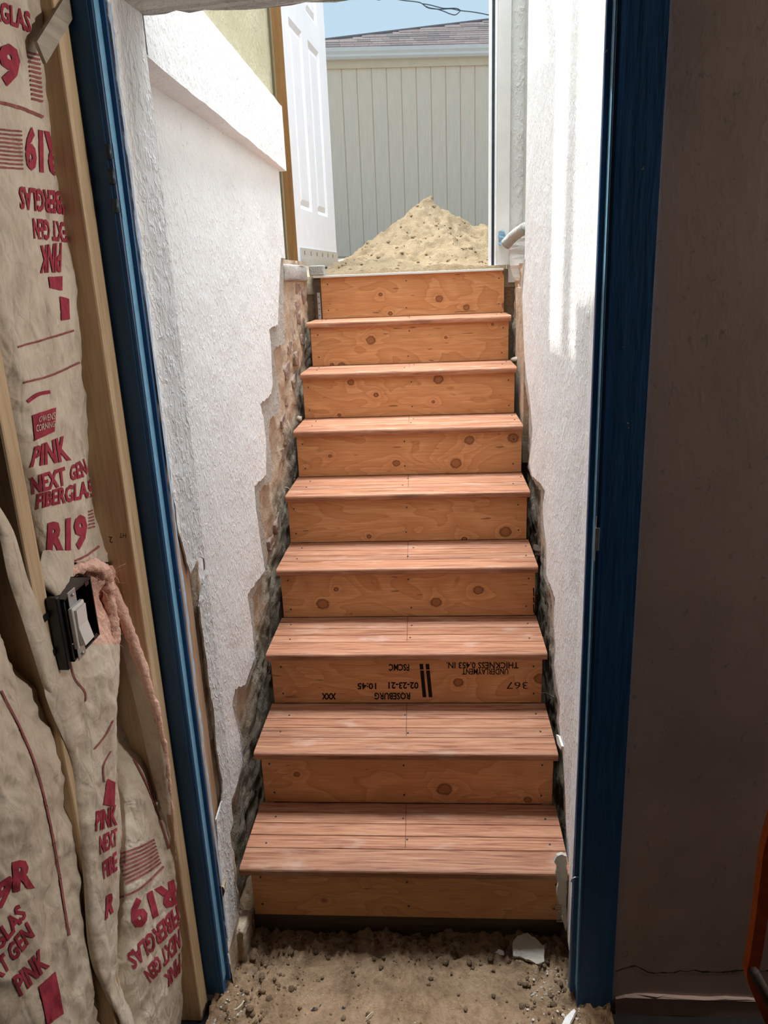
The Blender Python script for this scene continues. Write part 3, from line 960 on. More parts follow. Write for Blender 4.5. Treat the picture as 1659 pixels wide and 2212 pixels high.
extrude_plan('bead', [(-0.4850, -0.1865), (-0.4835, -0.1865), (-0.4835, -0.1842), (-0.4850, -0.1842)], 0.0, 2.30, 0, BLUE, df)
rj = extrude_plan('jamb', [(0.5350, -0.186), (0.4480, -0.186), (0.4470, -0.184), (0.4470, -0.146), (0.5350, -0.146)], -0.055, 2.42, -0.0065, BLUE, df)
tag(rj, 'wide right jamb post')
extrude_plan('door_stop', [(0.4468, -0.160), (0.4345, -0.160), (0.4335, -0.1585), (0.4335, -0.1485), (0.4468, -0.1485)], -0.03, ZL, -0.0055, BLUE, df)
tag(extrude_plan('lit_rebate_strip', [(0.4469, -0.1835), (0.4453, -0.1835), (0.4453, -0.1603), (0.4469, -0.1603)], 0.0, ZL, -0.0065, LITBLUE, df), 'blue strip inside the right jamb, lightened as if daylit')
extrude_plan('bead', [(0.4550, -0.1885), (0.4575, -0.1885), (0.4575, -0.1862), (0.4550, -0.1862)], 0.0, 2.30, -0.0065, BLUE, df)
box('head', (-0.503, -0.184, 2.29), (0.535, -0.146, 2.42), BLUE, df)
hg = None
for z0, z1 in ((1.987, 2.011), (1.944, 1.970), (1.894, 1.918)):
    k = tube('hinge_knuckle', [(-0.4795, -0.1885, z0), (-0.4795, -0.1885, z1)], 0.0062, DARKM, lj, 10)
box('hinge_leaf', (-0.4727, -0.1815, 1.885), (-0.4722, -0.164, 2.015), LITBLUE, lj)
sp = box('strike_plate', (0.4385, -0.1872, 1.175), (0.4410, -0.1590, 1.275), STEEL, rj, 0.0008)
tag(sp, 'worn metal strike plate on the right jamb')
box('strike_lip', (0.4370, -0.1890, 1.200), (0.4465, -0.1862, 1.250), STEEL, sp, 0.0006)
pp = un(1240, 1896, 'y', -0.165)
tag(tube('nail_hook', [(0.444, -0.162, pp.z + 0.001), (0.432, -0.164, pp.z), (0.425, -0.166, pp.z - 0.004), (0.424, -0.166, pp.z - 0.010), (0.428, -0.166, pp.z - 0.012)], 0.0018, STEEL, rj, 6), 'bent wire hook')

# ================================================================== LEFT STUD WALL
XS = -0.52
def stud(y0, y1, label, lean=0.0):
    bm = box_bm((XS - 0.140, y0, FZ), (XS, y1, 2.42), 0.004, 2)
    return tag(mkbm('wall_stud', bm, STUD), label, 'wall stud', 'studs of the left wall')
s1 = stud(-0.2390, -0.1880, 'bare wooden wall stud standing right beside the blue left jamb')
s2 = stud(-0.6260, -0.5880, 'bare wooden wall stud that carries the black switch box')
sbv = bvh_of(s1)
lettering('2', [(243, 1160), (235, 1159), (236, 1172), (244, 1173)], sbv, INK, s1, 0.0, 0.0006, 1, 1, 'grade_stamp')
lettering('HT', [(272, 1152), (258, 1151), (258, 1161), (272, 1162)], sbv, INK, s1, 0.0, 0.0006, 1, 1, 'grade_stamp')
dg0, dg1 = un(92, 118, 'x', -0.514), un(205, -70, 'x', -0.514)
dv = (dg1 - dg0).normalized()
dn = V((0, -dv.z, dv.y)).normalized()
pts = [dg0 - dn * 0.014, dg1 - dn * 0.014, dg1 + dn * 0.020, dg0 + dn * 0.020]
tag(mkbm('diagonal_lath', prism_bm([p + V((0.0, 0, 0)) for p in pts], (-0.006, 0, 0)), LATH), 'thin grey diagonal lath nailed across the top of the stud', 'lath')

# insulation batts --------------------------------------------------
def rows3(rows):
    # a value above -0.4 is a y plane (against the stud side), else an x plane
    return [[un(px, py, 'y' if x > -0.4 else 'x', x) for px, x in pts] for py, pts in rows]
def paper(name, rows, nu, nv, amp, seed, parent, mat=None, cr=1.0):
    vs, fs = loft(rows3(rows), nu, nv)
    vs = [V(v) for v in vs]
    # displace along normals: sharp paper creases and soft buckles
    nor = [V((0, 0, 0)) for _ in vs]
    for f in fs:
        n = (vs[f[1]] - vs[f[0]]).cross(vs[f[3]] - vs[f[0]])
        for i in f: nor[i] += n
    out = []
    for i, v in enumerate(vs):
        q = V((seed * 5.1, v.y * 1.2, v.z * 0.8))
        r1 = 1 - abs(noise.noise(q * 13)) * 2
        r2 = 1 - abs(noise.noise(q * 27 + V((4, 2, 8)))) * 2
        r3 = 1 - abs(noise.noise(V((seed, (v.y + v.z * 0.45) * 1.5, (v.z - v.y * 0.6) * 0.7)) * 17)) * 2
        vd = noise.voronoi(V((seed, v.y * 1.3 + 0.03 * noise.noise(q * 20), v.z * 0.75)) * 9)[0]
        d = amp * (1.5 * cr * min(0.8, vd[1] - vd[0]) + 0.55 * r1 * cr + 0.5 * r2 * cr + 0.6 * r3 * cr + 1.0 * noise.noise(q * 7 + V((9, 1, 3))))
        u = i % nu / (nu - 1)
        d *= min(1, 6 * u * (1 - u) + 0.15)
        n = nor[i].normalized()
        if n.x < 0: n = -n
        out.append(v + n * d)
    o = mk(name, out, fs, mat or KRAFT, parent, True)
    return o, BVHTree.FromPolygons(out, fs)

bA = thing('insulation_batt', 'kraft paper faced insulation batt between the two wall studs, torn at the switch box', 'insulation', (-0.56, -0.41, FZ), 'paper faced batts in the left wall')
E = -0.02
up = [(-140, [(-190, -.545), (-110, -.535), (-30, -.53), (30, -.54), (66, -.2450), (52, -.2425)]),
      (0, [(-150, -.545), (-80, -.528), (-10, -.53), (45, -.545), (76, -.2450), (62, -.2425)]),
      (200, [(-125, -.545), (-55, -.528), (20, -.53), (68, -.55), (94, -.2450), (80, -.2425)]),
      (370, [(-100, -.545), (-35, -.525), (35, -.53), (84, -.555), (110, -.2450), (96, -.2425)]),
      (600, [(-62, -.545), (0, -.525), (65, -.53), (120, -.555), (150, -.2450), (136, -.2425)]),
      (800, [(-20, -.545), (38, -.528), (88, -.535), (138, -.56), (171, -.2450), (157, -.2425)]),
      (950, [(15, -.550), (58, -.535), (102, -.54), (148, -.57), (177, -.2450), (163, -.2425)]),
      (1080, [(48, -.555), (84, -.54), (125, -.545), (168, -.57), (192, -.2450), (178, -.2425)]),
      (1215, [(82, -.560), (108, -.548), (145, -.55), (195, -.575), (226, -.2450), (212, -.2425)])]
pA, vA = paper('paper_facing', up, 90, 230, 0.0055, 1.0, bA)
low = [(1392, [(112, -.545), (150, -.53), (190, -.52), (230, -.515), (249, -.525), (246, -.61)]),
       (1450, [(112, -.535), (150, -.52), (190, -.515), (228, -.51), (248, -.525), (242, -.61)]),
       (1500, [(96, -.520), (135, -.515), (185, -.515), (226, -.512), (246, -.53), (240, -.61)]),
       (1640, [(152, -.520), (168, -.515), (200, -.515), (228, -.515), (243, -.53), (238, -.61)]),
       (1760, [(166, -.522), (184, -.515), (208, -.515), (234, -.518), (251, -.535), (245, -.61)]),
       (1900, [(180, -.525), (196, -.515), (218, -.515), (238, -.52), (253, -.535), (247, -.61)]),
       (2060, [(193, -.525), (208, -.515), (224, -.515), (238, -.52), (247, -.535), (242, -.61)]),
       (2160, [(232, -.525), (240, -.515), (248, -.515), (255, -.52), (260, -.535), (257, -.61)]),
       (2300, [(300, -.53), (304, -.52), (308, -.52), (312, -.525), (316, -.54), (314, -.61)])]
pL, vL = paper('paper_fold', low, 60, 170, 0.0045, 2.0, bA)
right = [(1300, [(240, -.62), (246, -.615), (252, -.61), (256, -.61), (260, -.2450), (246, -.2425)]),
         (1450, [(244, -.62), (265, -.61), (285, -.605), (298, -.60), (310, -.2450), (296, -.2425)]),
         (1600, [(244, -.615), (275, -.60), (302, -.59), (325, -.58), (345, -.2450), (331, -.2425)]),
         (1660, [(243, -.61), (275, -.585), (302, -.570), (330, -.57), (352, -.2450), (338, -.2425)]),
         (1760, [(243, -.605), (272, -.570), (300, -.555), (332, -.555), (353, -.2450), (339, -.2425)]),
         (1900, [(238, -.60), (275, -.555), (312, -.545), (350, -.55), (374, -.2450), (360, -.2425)]),
         (2050, [(235, -.59), (280, -.550), (320, -.54), (362, -.545), (386, -.2450), (372, -.2425)]),
         (2150, [(236, -.59), (284, -.550), (328, -.545), (368, -.55), (388, -.2450), (374, -.2425)]),
         (2290, [(262, -.59), (296, -.560), (332, -.555), (362, -.56), (380, -.2450), (366, -.2425)])]
pR, vR = paper('paper_bulge', right, 70, 160, 0.005, 3.0, bA)
flg = [(1090, [(-34, -.519), (-28, -.5165), (-20, -.5160), (-12, -.5165), (-4, -.519)]),
       (1150, [(-4, -.519), (6, -.5155), (14, -.5150), (22, -.5155), (30, -.519)]),
       (1250, [(18, -.519), (30, -.5155), (40, -.515), (50, -.5155), (60, -.519)]),
       (1340, [(48, -.519), (62, -.515), (74, -.514), (86, -.515), (96, -.519)]),
       (1480, [(92, -.521), (104, -.515), (116, -.514), (128, -.515), (138, -.520)]),
       (1560, [(122, -.523), (132, -.516), (142, -.515), (152, -.516), (162, -.520)])]
pF, vF = paper('paper_flange', flg, 20, 90, 0.0012, 4.0, bA)
# flap hanging over the box
flp = [(1190, [(92, -.545), (108, -.54), (125, -.538), (142, -.54), (158, -.545)]),
       (1235, [(84, -.535), (104, -.53), (124, -.53), (144, -.535), (160, -.54)]),
       (1262, [(90, -.530), (108, -.522), (126, -.52), (142, -.525), (152, -.53)]),
       (1286, [(112, -.525), (120, -.517), (128, -.515), (135, -.52), (142, -.525)])]
paper('paper_flap', flp, 24, 40, 0.002, 5.0, bA)
# strip of paper beside the pink seam
sid = [(1290, [(236, -.252), (246, -.256), (252, -.257), (257, -.252)]),
       (1420, [(268, -.252), (284, -.257), (292, -.258), (299, -.252)]),
       (1560, [(302, -.252), (322, -.258), (336, -.260), (346, -.253)]),
       (1650, [(322, -.252), (340, -.258), (352, -.260), (362, -.253)]),
       (1760, [(352, -.252), (358, -.256), (364, -.258), (372, -.252)])]
paper('paper_flange', sid, 20, 90, 0.002, 6.0, bA)

bB = thing('insulation_batt', 'kraft paper faced insulation batt at the bottom left corner, nearest the camera', 'insulation', (-0.56, -0.85, FZ), 'paper faced batts in the left wall')
near = [(1330, [(-260, -.545), (-190, -.525), (-130, -.52), (-70, -.535), (-30, -.565), (-45, -.64)]),
        (1420, [(-220, -.545), (-150, -.520), (-85, -.515), (-30, -.53), (6, -.565), (-8, -.64)]),
        (1500, [(-180, -.545), (-110, -.515), (-40, -.51), (20, -.53), (62, -.565), (50, -.64)]),
        (1620, [(-150, -.545), (-75, -.515), (0, -.505), (75, -.53), (124, -.57), (112, -.64)]),
        (1730, [(-130, -.545), (-50, -.515), (30, -.505), (100, -.53), (150, -.57), (140, -.64)]),
        (1850, [(-110, -.545), (-30, -.515), (55, -.505), (120, -.53), (166, -.57), (156, -.64)]),
        (2000, [(-90, -.545), (-10, -.515), (75, -.505), (140, -.53), (182, -.57), (172, -.64)]),
        (2120, [(-70, -.545), (10, -.515), (95, -.51), (160, -.53), (204, -.57), (194, -.64)]),
        (2300, [(-40, -.545), (40, -.525), (130, -.52), (195, -.54), (250, -.58), (240, -.64)])]
pB, vB = paper('paper_facing', near, 80, 170, 0.008, 7.0, bB)

# pink fibreglass: fluffy seam and the torn mouth beside the box
def fluff(name, pts, rs, parent, seed, n=18, seg=70, amp=0.5):
    pp = cat([V(p) for p in pts], seg)
    rr = [v.x for v in cat([V((r, 0, 0)) for r in rs], seg)]
    bm = tube_bm(pp, rr, n)
    bm.normal_update()
    for v in bm.verts:
        q = v.co + V((seed, 0, 0))
        v.co += v.normal * (amp * (0.007 * fr(q, 45, 3) + 0.004 * fr(q, 150, 2)))
    return mkbm(name, bm, PINK, parent, True)
fluff('fibreglass_seam', [un(x, y, 'y', d) for x, y, d in ((222, 1222, -.262), (246, 1290, -.266), (273, 1350, -.264), (300, 1420, -.262), (326, 1500, -.260), (346, 1570, -.258), (360, 1650, -.254), (371, 1740, -.250), (381, 1860, -.246))],
      [0.010, 0.014, 0.012, 0.011, 0.009, 0.007, 0.005, 0.003, 0.0015], bA, 1.0)
fluff('fibreglass_mouth', [un(x, y, 'x', d) for x, y, d in ((148, 1238, -.545), (180, 1226, -.545), (212, 1226, -.555), (230, 1250, -.56), (236, 1300, -.56), (243, 1350, -.56), (240, 1392, -.56))],
      [0.006, 0.010, 0.013, 0.013, 0.012, 0.012, 0.006], bA, 2.0, amp=0.8)
fl = [(1222, [(172, -.58), (190, -.575), (208, -.575), (226, -.58), (238, -.59)]),
      (1270, [(182, -.58), (198, -.578), (214, -.578), (230, -.578), (244, -.585)]),
      (1340, [(188, -.575), (204, -.57), (220, -.57), (236, -.572), (250, -.58)]),
      (1400, [(196, -.555), (208, -.555), (222, -.555), (238, -.56), (250, -.57)])]
paper('fibreglass_wad', fl, 50, 70, 0.010, 8.0, bA, PINK)
strands = bmesh.new()
rnd = random.Random(4)
for k in range(60):
    x, y = rnd.uniform(168, 262), rnd.uniform(1205, 1400)
    p = un(x, y, 'x', -0.553 + rnd.uniform(-.02, .01))
    pts = [p]
    d = V((rnd.uniform(-.3, 1), rnd.uniform(-1, 1), rnd.uniform(-1, 1))).normalized()
    for s in range(4):
        d = (d + V((rnd.uniform(-1, 1), rnd.uniform(-1, 1), rnd.uniform(-1, 1))) * 0.5).normalized()
        pts.append(pts[-1] + d * 0.006)
    tube_bm(pts, 0.0004, 3, strands)
tag(mkbm('fibreglass_strands', strands, PINK, bA), kind='stuff')

# red print on the paper: text quads are (bottom-left, bottom-right, top-right, top-left) of the words
def T(text, quad, v, p, mat=REDINK, bold=0.035, nx=26, ny=9):
    lettering(text, quad, v, mat, p, bold, 0.0032 if mat is KRAFT else 0.0018, nx, ny)
T('FIBERGLAS', [(-66, 24), (66, 72), (63, 26), (-66, -24)], vA, pA)
T('19', [(-34, 176), (43, 194), (41, 98), (-34, 86)], vA, pA, bold=0.05)
T('R19', [(124, 284), (52, 270), (54, 366), (126, 384)], vA, pA, bold=0.05)
T('FIBERGLAS', [(146, 414), (39, 402), (42, 452), (148, 466)], vA, pA)
T('NEXT GEN', [(156, 482), (69, 470), (72, 516), (158, 526)], vA, pA)
T('PINK', [(132, 524), (86, 530), (84, 590), (130, 588)], vA, pA)
rule([(-20, 217), (40, 232), (92, 253)], 7, vA, FADED, pA)
rule([(38, 749), (95, 733), (158, 714)], 4.5, vA, FADED, pA)
rule([(50, 826), (105, 812), (171, 783)], 4.5, vA, FADED, pA)
patch([(106, 622), (133, 628), (133, 597), (103, 598)], vA, REDINK, pA)
patch([(131, 692), (149, 690), (147, 645), (128, 640)], vA, REDINK, pA)
for k in range(11):
    y = 117 + k * 10
    rule([(58 + k * 0.9, y - 4), (84 + k * 0.7, y + 2)], 5, vA, FADED, pA)
for k in range(10):
    y = 282 + k * 9
    rule([(-12, y - 3), (20, y), (45 + k * 0.4, y + 2)], 4, vA, FADED, pA)
rule([(58, 868), (80, 852), (106, 846)], 8, vA, REDINK, pA)
patch([(73, 952), (116, 932), (119, 880), (68, 896)], vA, REDINK, pA)
T('OWENS', [(80, 912), (115, 905), (115, 890), (82, 899)], vA, pA, KRAFT, 0.0, 22, 7)
T('CORNING', [(74, 934), (115, 921), (115, 908), (74, 918)], vA, pA, KRAFT, 0.0, 22, 7)
T('PINK', [(64, 1010), (153, 994), (138, 940), (74, 964)], vA, pA)
T('NEXT', [(70, 1068), (142, 1048), (138, 1008), (66, 1030)], vA, pA)
T('GEN', [(150, 1040), (192, 1028), (180, 990), (150, 1006)], vA, pA)
T('FIBERGLAS', [(78, 1100), (200, 1074), (198, 1034), (80, 1066)], vA, pA)
T('R19', [(100, 1202), (188, 1184), (186, 1108), (102, 1128)], vA, pA, bold=0.05)
rule([(158, 1212), (185, 1200), (213, 1180)], 4.5, vA, FADED, pA)
for k in range(6):
    rule([(190, 1105 + k * 7), (199 + k, 1102 + k * 7)], 3.5, vA, FADED, pA)
rule([(151, 1432), (160, 1465), (182, 1495), (183, 1515)], 3.2, vL, FADED, pL)
rule([(202, 1618), (225, 1590), (243, 1556)], 3.5, vL, FADED, pL)
rule([(224, 1690), (222, 1655), (238, 1622)], 3, vL, FADED, pL)
patch([(222, 1738), (246, 1742), (247, 1690), (230, 1682)], vL, REDINK, pL)
T('PINK', [(205, 1796), (252, 1782), (251, 1738), (206, 1752)], vL, pL)
T('NEXT', [(215, 1846), (252, 1826), (251, 1788), (213, 1806)], vL, pL)
T('FIBE', [(223, 1900), (252, 1880), (250, 1838), (220, 1862)], vL, pL)
T('R', [(226, 1988), (244, 1970), (248, 1920), (228, 1935)], vL, pL, bold=0.05)
rule([(288, 1640), (318, 1700), (345, 1770), (368, 1842)], 4, vR, FADED, pR)
for k in range(8):
    rule([(256 + k * 2, 1846 + k * 9), (300 + k * 2, 1830 + k * 8), (332 + k * 2, 1814 + k * 7)], 4.5, vR, FADED, pR)
rule([(248, 1942), (300, 1920), (352, 1872)], 4.5, vR, FADED, pR)
T('R19', [(374, 1896), (272, 1950), (290, 2012), (386, 1950)], vR, pR, bold=0.05)
T('FIBERGLAS', [(382, 1952), (272, 2062), (288, 2096), (389, 1996)], vR, pR)
T('NEXT GEN', [(386, 2004), (308, 2098), (324, 2124), (389, 2048)], vR, pR)
T('PINK', [(388, 2058), (352, 2108), (362, 2134), (389, 2100)], vR, pR)
rule([(0, 1492), (40, 1570), (75, 1655), (100, 1750), (122, 1860), (135, 1945), (148, 2020)], 4.5, vB, FADED, pB)
T('R', [(28, 1926), (74, 1918), (70, 1850), (24, 1862)], vB, pB, bold=0.05)
T('FIBERGLAS', [(-66, 2140), (58, 1978), (38, 1950), (-80, 2105)], vB, pB)
T('NEXT GEN', [(-36, 2165), (74, 2022), (56, 1990), (-52, 2130)], vB, pB)
T('PINK', [(44, 2152), (106, 2086), (86, 2046), (26, 2112)], vB, pB)
T('19', [(-40, 2010), (30, 1930), (24, 1880), (-44, 1950)], vB, pB, bold=0.05)
patch([(100, 2215), (136, 2190), (118, 2098), (82, 2130)], vB, REDINK, pB)

# switch box --------------------------------------------------------
sb = thing('switch_box', 'black plastic electrical box with one white rocker switch on the stud', 'switch box', (-0.52, -0.545, 1.16))
y0, y1, zb0, zb1, xf = -0.588, -0.487, 1.165, 1.277, -0.495
bm = bmesh.new()
t = 0.003
box_bm((-0.575, y0, zb0), (xf, y0 + t, zb1), 0, 1, bm)
box_bm((-0.575, y1 - t, zb0), (xf, y1, zb1), 0, 1, bm)
box_bm((-0.575, y0, zb0), (xf, y1, zb0 + t), 0, 1, bm)
box_bm((-0.575, y0, zb1 - t), (xf, y1, zb1), 0, 1, bm)
box_bm((-0.578, y0, zb0), (-0.575, y1, zb1), 0, 1, bm)
mkbm('box_body', bm, BLACKP, sb)
for zz in (1.185, 1.250):
    box('mounting_ear', (-0.5195, y0 - 0.036, zz), (-0.5165, y0, zz + 0.012), BLACKP, sb, 0.001)
box('nail_rib', (-0.519, y0 - 0.012, 1.155), (-0.500, y0, 1.285), BLACKP, sb, 0.002)
ys0, ys1 = -0.583, -0.540
yk = box('switch_yoke', (-0.4950, ys0 + 0.008, 1.160), (-0.4935, ys1 - 0.008, 1.283), STEEL, sb, 0.0006)
box('switch_frame', (-0.4940, ys0, 1.185), (-0.4860, ys1, 1.258), WHITEP, sb, 0.0012)
bm = bmesh.new()
pv = [(-0.486, 1.190), (-0.476, 1.190), (-0.4825, 1.222), (-0.4815, 1.253), (-0.486, 1.253)]
rp_ = [V((x, ys0 + 0.005, z)) for x, z in pv]
mkbm('switch_rocker', prism_bm(rp_, (0, ys1 - ys0 - 0.010, 0)), WHITEP, sb)
for zz in (1.168, 1.275):
    tube('yoke_screw', [(-0.4940, (ys0 + ys1) / 2, zz), (-0.4905, (ys0 + ys1) / 2, zz)], 0.0035, STEEL, sb, 8)
box('screw_tab', (-0.500, -0.512, 1.166), (-0.494, -0.498, 1.174), BLACKP, sb)
box('screw_tab', (-0.500, -0.512, 1.268), (-0.494, -0.498, 1.276), BLACKP, sb)

# orange rail at the right edge -------------------------------------
og = thing('leaning_rail', 'orange painted rail with a brown foot brace leaning at the right edge', 'rail', (0.84, -0.3, FZ))
op = [un(x, y, 'y', -0.30) for x, y in ((1850, 1180), (1760, 1480), (1668, 1790), (1652, 1880), (1640, 1980), (1628, 2060), (1622, 2100), (1640, 2150), (1668, 2215), (1700, 2300))]
op = cat(op, 40)
bm = bmesh.new()
ring = []
for i, p in enumerate(op):
    tt = (op[min(i + 1, 39)] - op[max(i - 1, 0)]).normalized()
    s = V((tt.z, 0, -tt.x)).normalized() * 0.013
    ring.append([bm.verts.new(p + s + V((0, -0.012, 0))), bm.verts.new(p - s + V((0, -0.012, 0))), bm.verts.new(p - s + V((0, 0.012, 0))), bm.verts.new(p + s + V((0, 0.012, 0)))])
for a, b in zip(ring, ring[1:]):
    for k in range(4): bm.faces.new((a[k], a[(k + 1) % 4], b[(k + 1) % 4], b[k]))
bm.faces.new(ring[0]); bm.faces.new(ring[-1][::-1])
bmesh.ops.recalc_face_normals(bm, faces=bm.faces[:])
mkbm('rail', bm, ORANGE, og)
ba, bb = un(1628, 2098, 'y', -0.325), un(1700, 2230, 'y', -0.325)
tube('foot_brace', [ba, bb], 0.012, DARKW, og, 6)

# ================================================================== PLASTER REMNANTS, ROOTS, BITS
fk = [(1197, 1862), (1203, 1850), (1214, 1846), (1224, 1850), (1225, 1900), (1224, 1950), (1225, 1990), (1222, 2012), (1214, 1985), (1216, 1962), (1206, 1948), (1203, 1925), (1207, 1905), (1200, 1890), (1203, 1872)]
q = rough([un(x, y, 'y', -0.045) for x, y in fk], 0.002, 0.012, 61)
flk = tag(mkbm('plaster_flake', prism_bm(q, (0, 0.010, 0)), BEIGE), 'loose cream plaster flake hanging in front of the bottom tread on the right', 'plaster')
bm = bmesh.new()
for k in range(7):
    a = un(1203 + k * 2, 1950, 'y', -0.033); b = un(1203 + k * 2, 1992, 'y', -0.033)
    tube_bm([a, b], 0.0006, 4, bm)
for k in range(8):
    a = un(1202, 1952 + k * 5.5, 'y', -0.033); b = un(1217, 1952 + k * 5.5, 'y', -0.033)
    tube_bm([a, b], 0.0006, 4, bm)
mkbm('wire_lath', bm, MESHM, flk)
bm = bmesh.new()
for k in range(6):
    a = un(506 + k * 2.5, 1905 + k * 9, 'x', -0.44); b = un(510 + k * 4, 1968, 'x', -0.44)
    tube_bm([a, b], 0.0006, 4, bm)
for k in range(9):
    a = un(505, 1905 + k * 7, 'x', -0.44); b = un(508 + k * 2.6, 1907 + k * 7, 'x', -0.44)
    tube_bm([a, b], 0.0006, 4, bm)
tag(mkbm('wire_lath', bm, MESHM), 'torn scrap of dark wire lath at the left end of the bottom riser', 'wire lath')
def root(px, ax, val, r, label, dep=None):
    pts = cat([un(x, y, ax, val + (dep[i] if dep else 0)) for i, (x, y) in enumerate(px)], 14)
    tag(tube('root', pts, r, ROOT, None, 6), label, 'root')
root([(1168, 1498), (1180, 1497), (1190, 1502), (1204, 1510)], 'x', 0.46, 0.0016, 'pale root fibre poking out beside the printed riser', [0, .01, .03, .05])
root([(613, 1052), (622, 1054), (626, 1062), (622, 1072)], 'x', -0.47, 0.0018, 'curled pale root left of the fifth tread', [-.02, 0, .005, 0])
root([(1098, 725), (1106, 712), (1118, 704), (1128, 690)], 'x', 0.46, 0.0018, 'thin twig against the right masonry near the top', [0, .01, .02, .03])
root([(500, 2182), (510, 2180), (520, 2172), (527, 2162)], 'z', -0.045, 0.0022, 'short pale twig lying on the dirt by the left jamb')
root([(790, 2200), (800, 2190), (806, 2186)], 'z', -0.055, 0.0015, 'tiny twig lying on the dirt near the centre bottom')
tag(tube('pipe_stub', [un(1108, 778, 'x', 0.468), un(1122, 776, 'x', 0.485), un(1140, 776, 'x', 0.52)], [0.013, 0.014, 0.014], MORTAR, None, 10), 'stub of pale pipe sticking out of the right masonry', 'pipe')
q = [un(x, y, 'x', 0.463) for x, y in ((1201, 1587), (1206, 1590), (1213, 1612), (1211, 1619), (1203, 1606))]
tag(mkbm('plaster_chip', prism_bm(q, (0.006, 0, 0)), SMOOTHW), 'small pale chip wedged beside the second tread on the right', 'plaster')
q = lump_bm(un(646, 905, 'x', -0.470), 0.016, 3, (0.8, 1, 1), None, 2)
tag(mkbm('mortar_lump', q, MORTAR, None, True), 'pale mortar lump beside the sixth tread on the left', 'mortar')

# broken top of the right wall: white plaster tongue, pipe elbow
q = [(1090, 528), (1098, 540), (1100, 560), (1106, 590), (1112, 604), (1122, 606), (1130, 600), (1137, 560), (1137, 490), (1128, 488), (1112, 500), (1096, 515)]
q = rough([un(x, y, 'y', 1.86) for x, y in q], 0.005, 0.02, 71)
tag(mkbm('plaster_tongue', prism_bm(q, (0.02, 0.14, 0)), SMOOTHW), 'jagged white plaster tongue at the top right of the stairs', 'plaster')
pa = [un(1092, 528, 'y', 1.84), un(1112, 508, 'y', 1.80), un(1136, 492, 'y', 1.72)]
tag(tube('conduit', cat([V(p) for p in pa], 10), 0.024, CONC, None, 14), 'grey pipe end running into the right wall near the top', 'pipe')
tag(box('wall_broken_right', (0.475, 1.42, 1.0), (0.60, 1.75, 1.70), MASON), kind='structure')
q = [un(x, y, 'y', 2.05) for x, y in ((1077, 500), (1086, 496), (1092, 510), (1090, 525), (1080, 530), (1077, 528))]
mkbm('paint_patch', prism_bm(rough(q, 0.003, 0.012, 9), (0, 0.003, 0)), m_flat('faded_blue_patch', (0.20, 0.33, 0.45)), fr_w)
# sill under the door on the left
lb = box_bm((-0.66, 1.455, 1.765), (-0.478, 2.02, 1.832), 0.008, 2)
bmesh.ops.subdivide_edges(lb, edges=lb.edges[:], cuts=3)
for v in lb.verts: v.co += V((fr(v.co, 30, 3), fr(v.co, 33, 3), fr(v.co, 27, 3))) * 0.006
tag(mkbm('trim_5', lb, GREYPL, None, True), kind='structure')
tag(box('threshold_block', (-0.47, 2.025, 1.787), (-0.40, 2.09, 1.832), CONC, None, 0.004), 'dark block between the door bottom and the top step', 'block')

# ================================================================== TOP DOOR
a2, b2 = V((-0.513, 2.0)), V((-0.436, 2.85))
du = (b2 - a2).normalized()
dnn = V((du.y, -du.x))                        # out of the visible face
DW, DZ0, DZ1 = 0.868, 1.838, 3.87
dr = thing('panel_door', 'white six panel door standing open at the top of the stairs', 'door', (a2.x, a2.y, DZ0))
def dpt(s, n, z): return V((a2.x + du.x * s + dnn.x * n, a2.y + du.y * s + dnn.y * n, z))
def dbox(name, s0, s1, n0, n1, z0, z1, mat, parent, bev=0.0):
    bm = box_bm((s0, n0, z0), (s1, n1, z1), bev)
    for v in bm.verts: v.co = dpt(v.co.x, v.co.y, v.co.z)
    bmesh.ops.recalc_face_normals(bm, faces=bm.faces[:])
    return mkbm(name, bm, mat, parent)
PAN = [(0.112, 0.342), (0.458, 0.690)]
ZB = [(2.092, 2.885), (3.00, 3.50), (3.58, 3.76)]
# stiles and rails, then recessed panels with a raised field
dbox('door_core', 0.0, DW, -0.042, -0.012, DZ0, DZ1, DOORW, dr)
stl = [(0.0, PAN[0][0]), (PAN[0][1], PAN[1][0]), (PAN[1][1], DW)]
for s0, s1 in stl: dbox('stile', s0, s1, -0.012, 0.0, DZ0, DZ1, DOORW, dr)
zs = [DZ0] + [z for p in ZB for z in p] + [DZ1]
for i in range(0, len(zs), 2):
    for s0, s1 in PAN: dbox('rail', s0, s1, -0.012, 0.0, zs[i], zs[i + 1], DOORW, dr)
for s0, s1 in PAN:
    for z0, z1 in ZB:
        bm = bmesh.new()
        o_ = [(s0, -0.001, z0), (s1, -0.001, z0), (s1, -0.001, z1), (s0, -0.001, z1)]
        m = 0.020
        i_ = [(s0 + m, -0.011, z0 + m), (s1 - m, -0.011, z0 + m), (s1 - m, -0.011, z1 - m), (s0 + m, -0.011, z1 - m)]
        m = 0.045
        f_ = [(s0 + m, -0.003, z0 + m), (s1 - m, -0.003, z0 + m), (s1 - m, -0.003, z1 - m), (s0 + m, -0.003, z1 - m)]
        L = [[bm.verts.new(dpt(*p)) for p in r_] for r_ in (o_, i_, f_)]
        for a, b in ((0, 1), (1, 2)):
            for k in range(4): bm.faces.new((L[a][k], L[a][(k + 1) % 4], L[b][(k + 1) % 4], L[b][k]))
        bm.faces.new(L[2])
        bmesh.ops.recalc_face_normals(bm, faces=bm.faces[:])
        mkbm('panel', bm, DOORW, dr)
tag(dbox('edge_board', -0.003, 0.0, -0.0455, -0.001, DZ0, DZ1, DOOREDGE, dr), 'brown bare wood edge of the door')
swp = tag(dbox('door_sweep', 0.045, DW, 0.0, 0.006, DZ0 - 0.004, DZ0 + 0.078, ALU, dr, 0.001), 'metal weather strip at the door bottom')
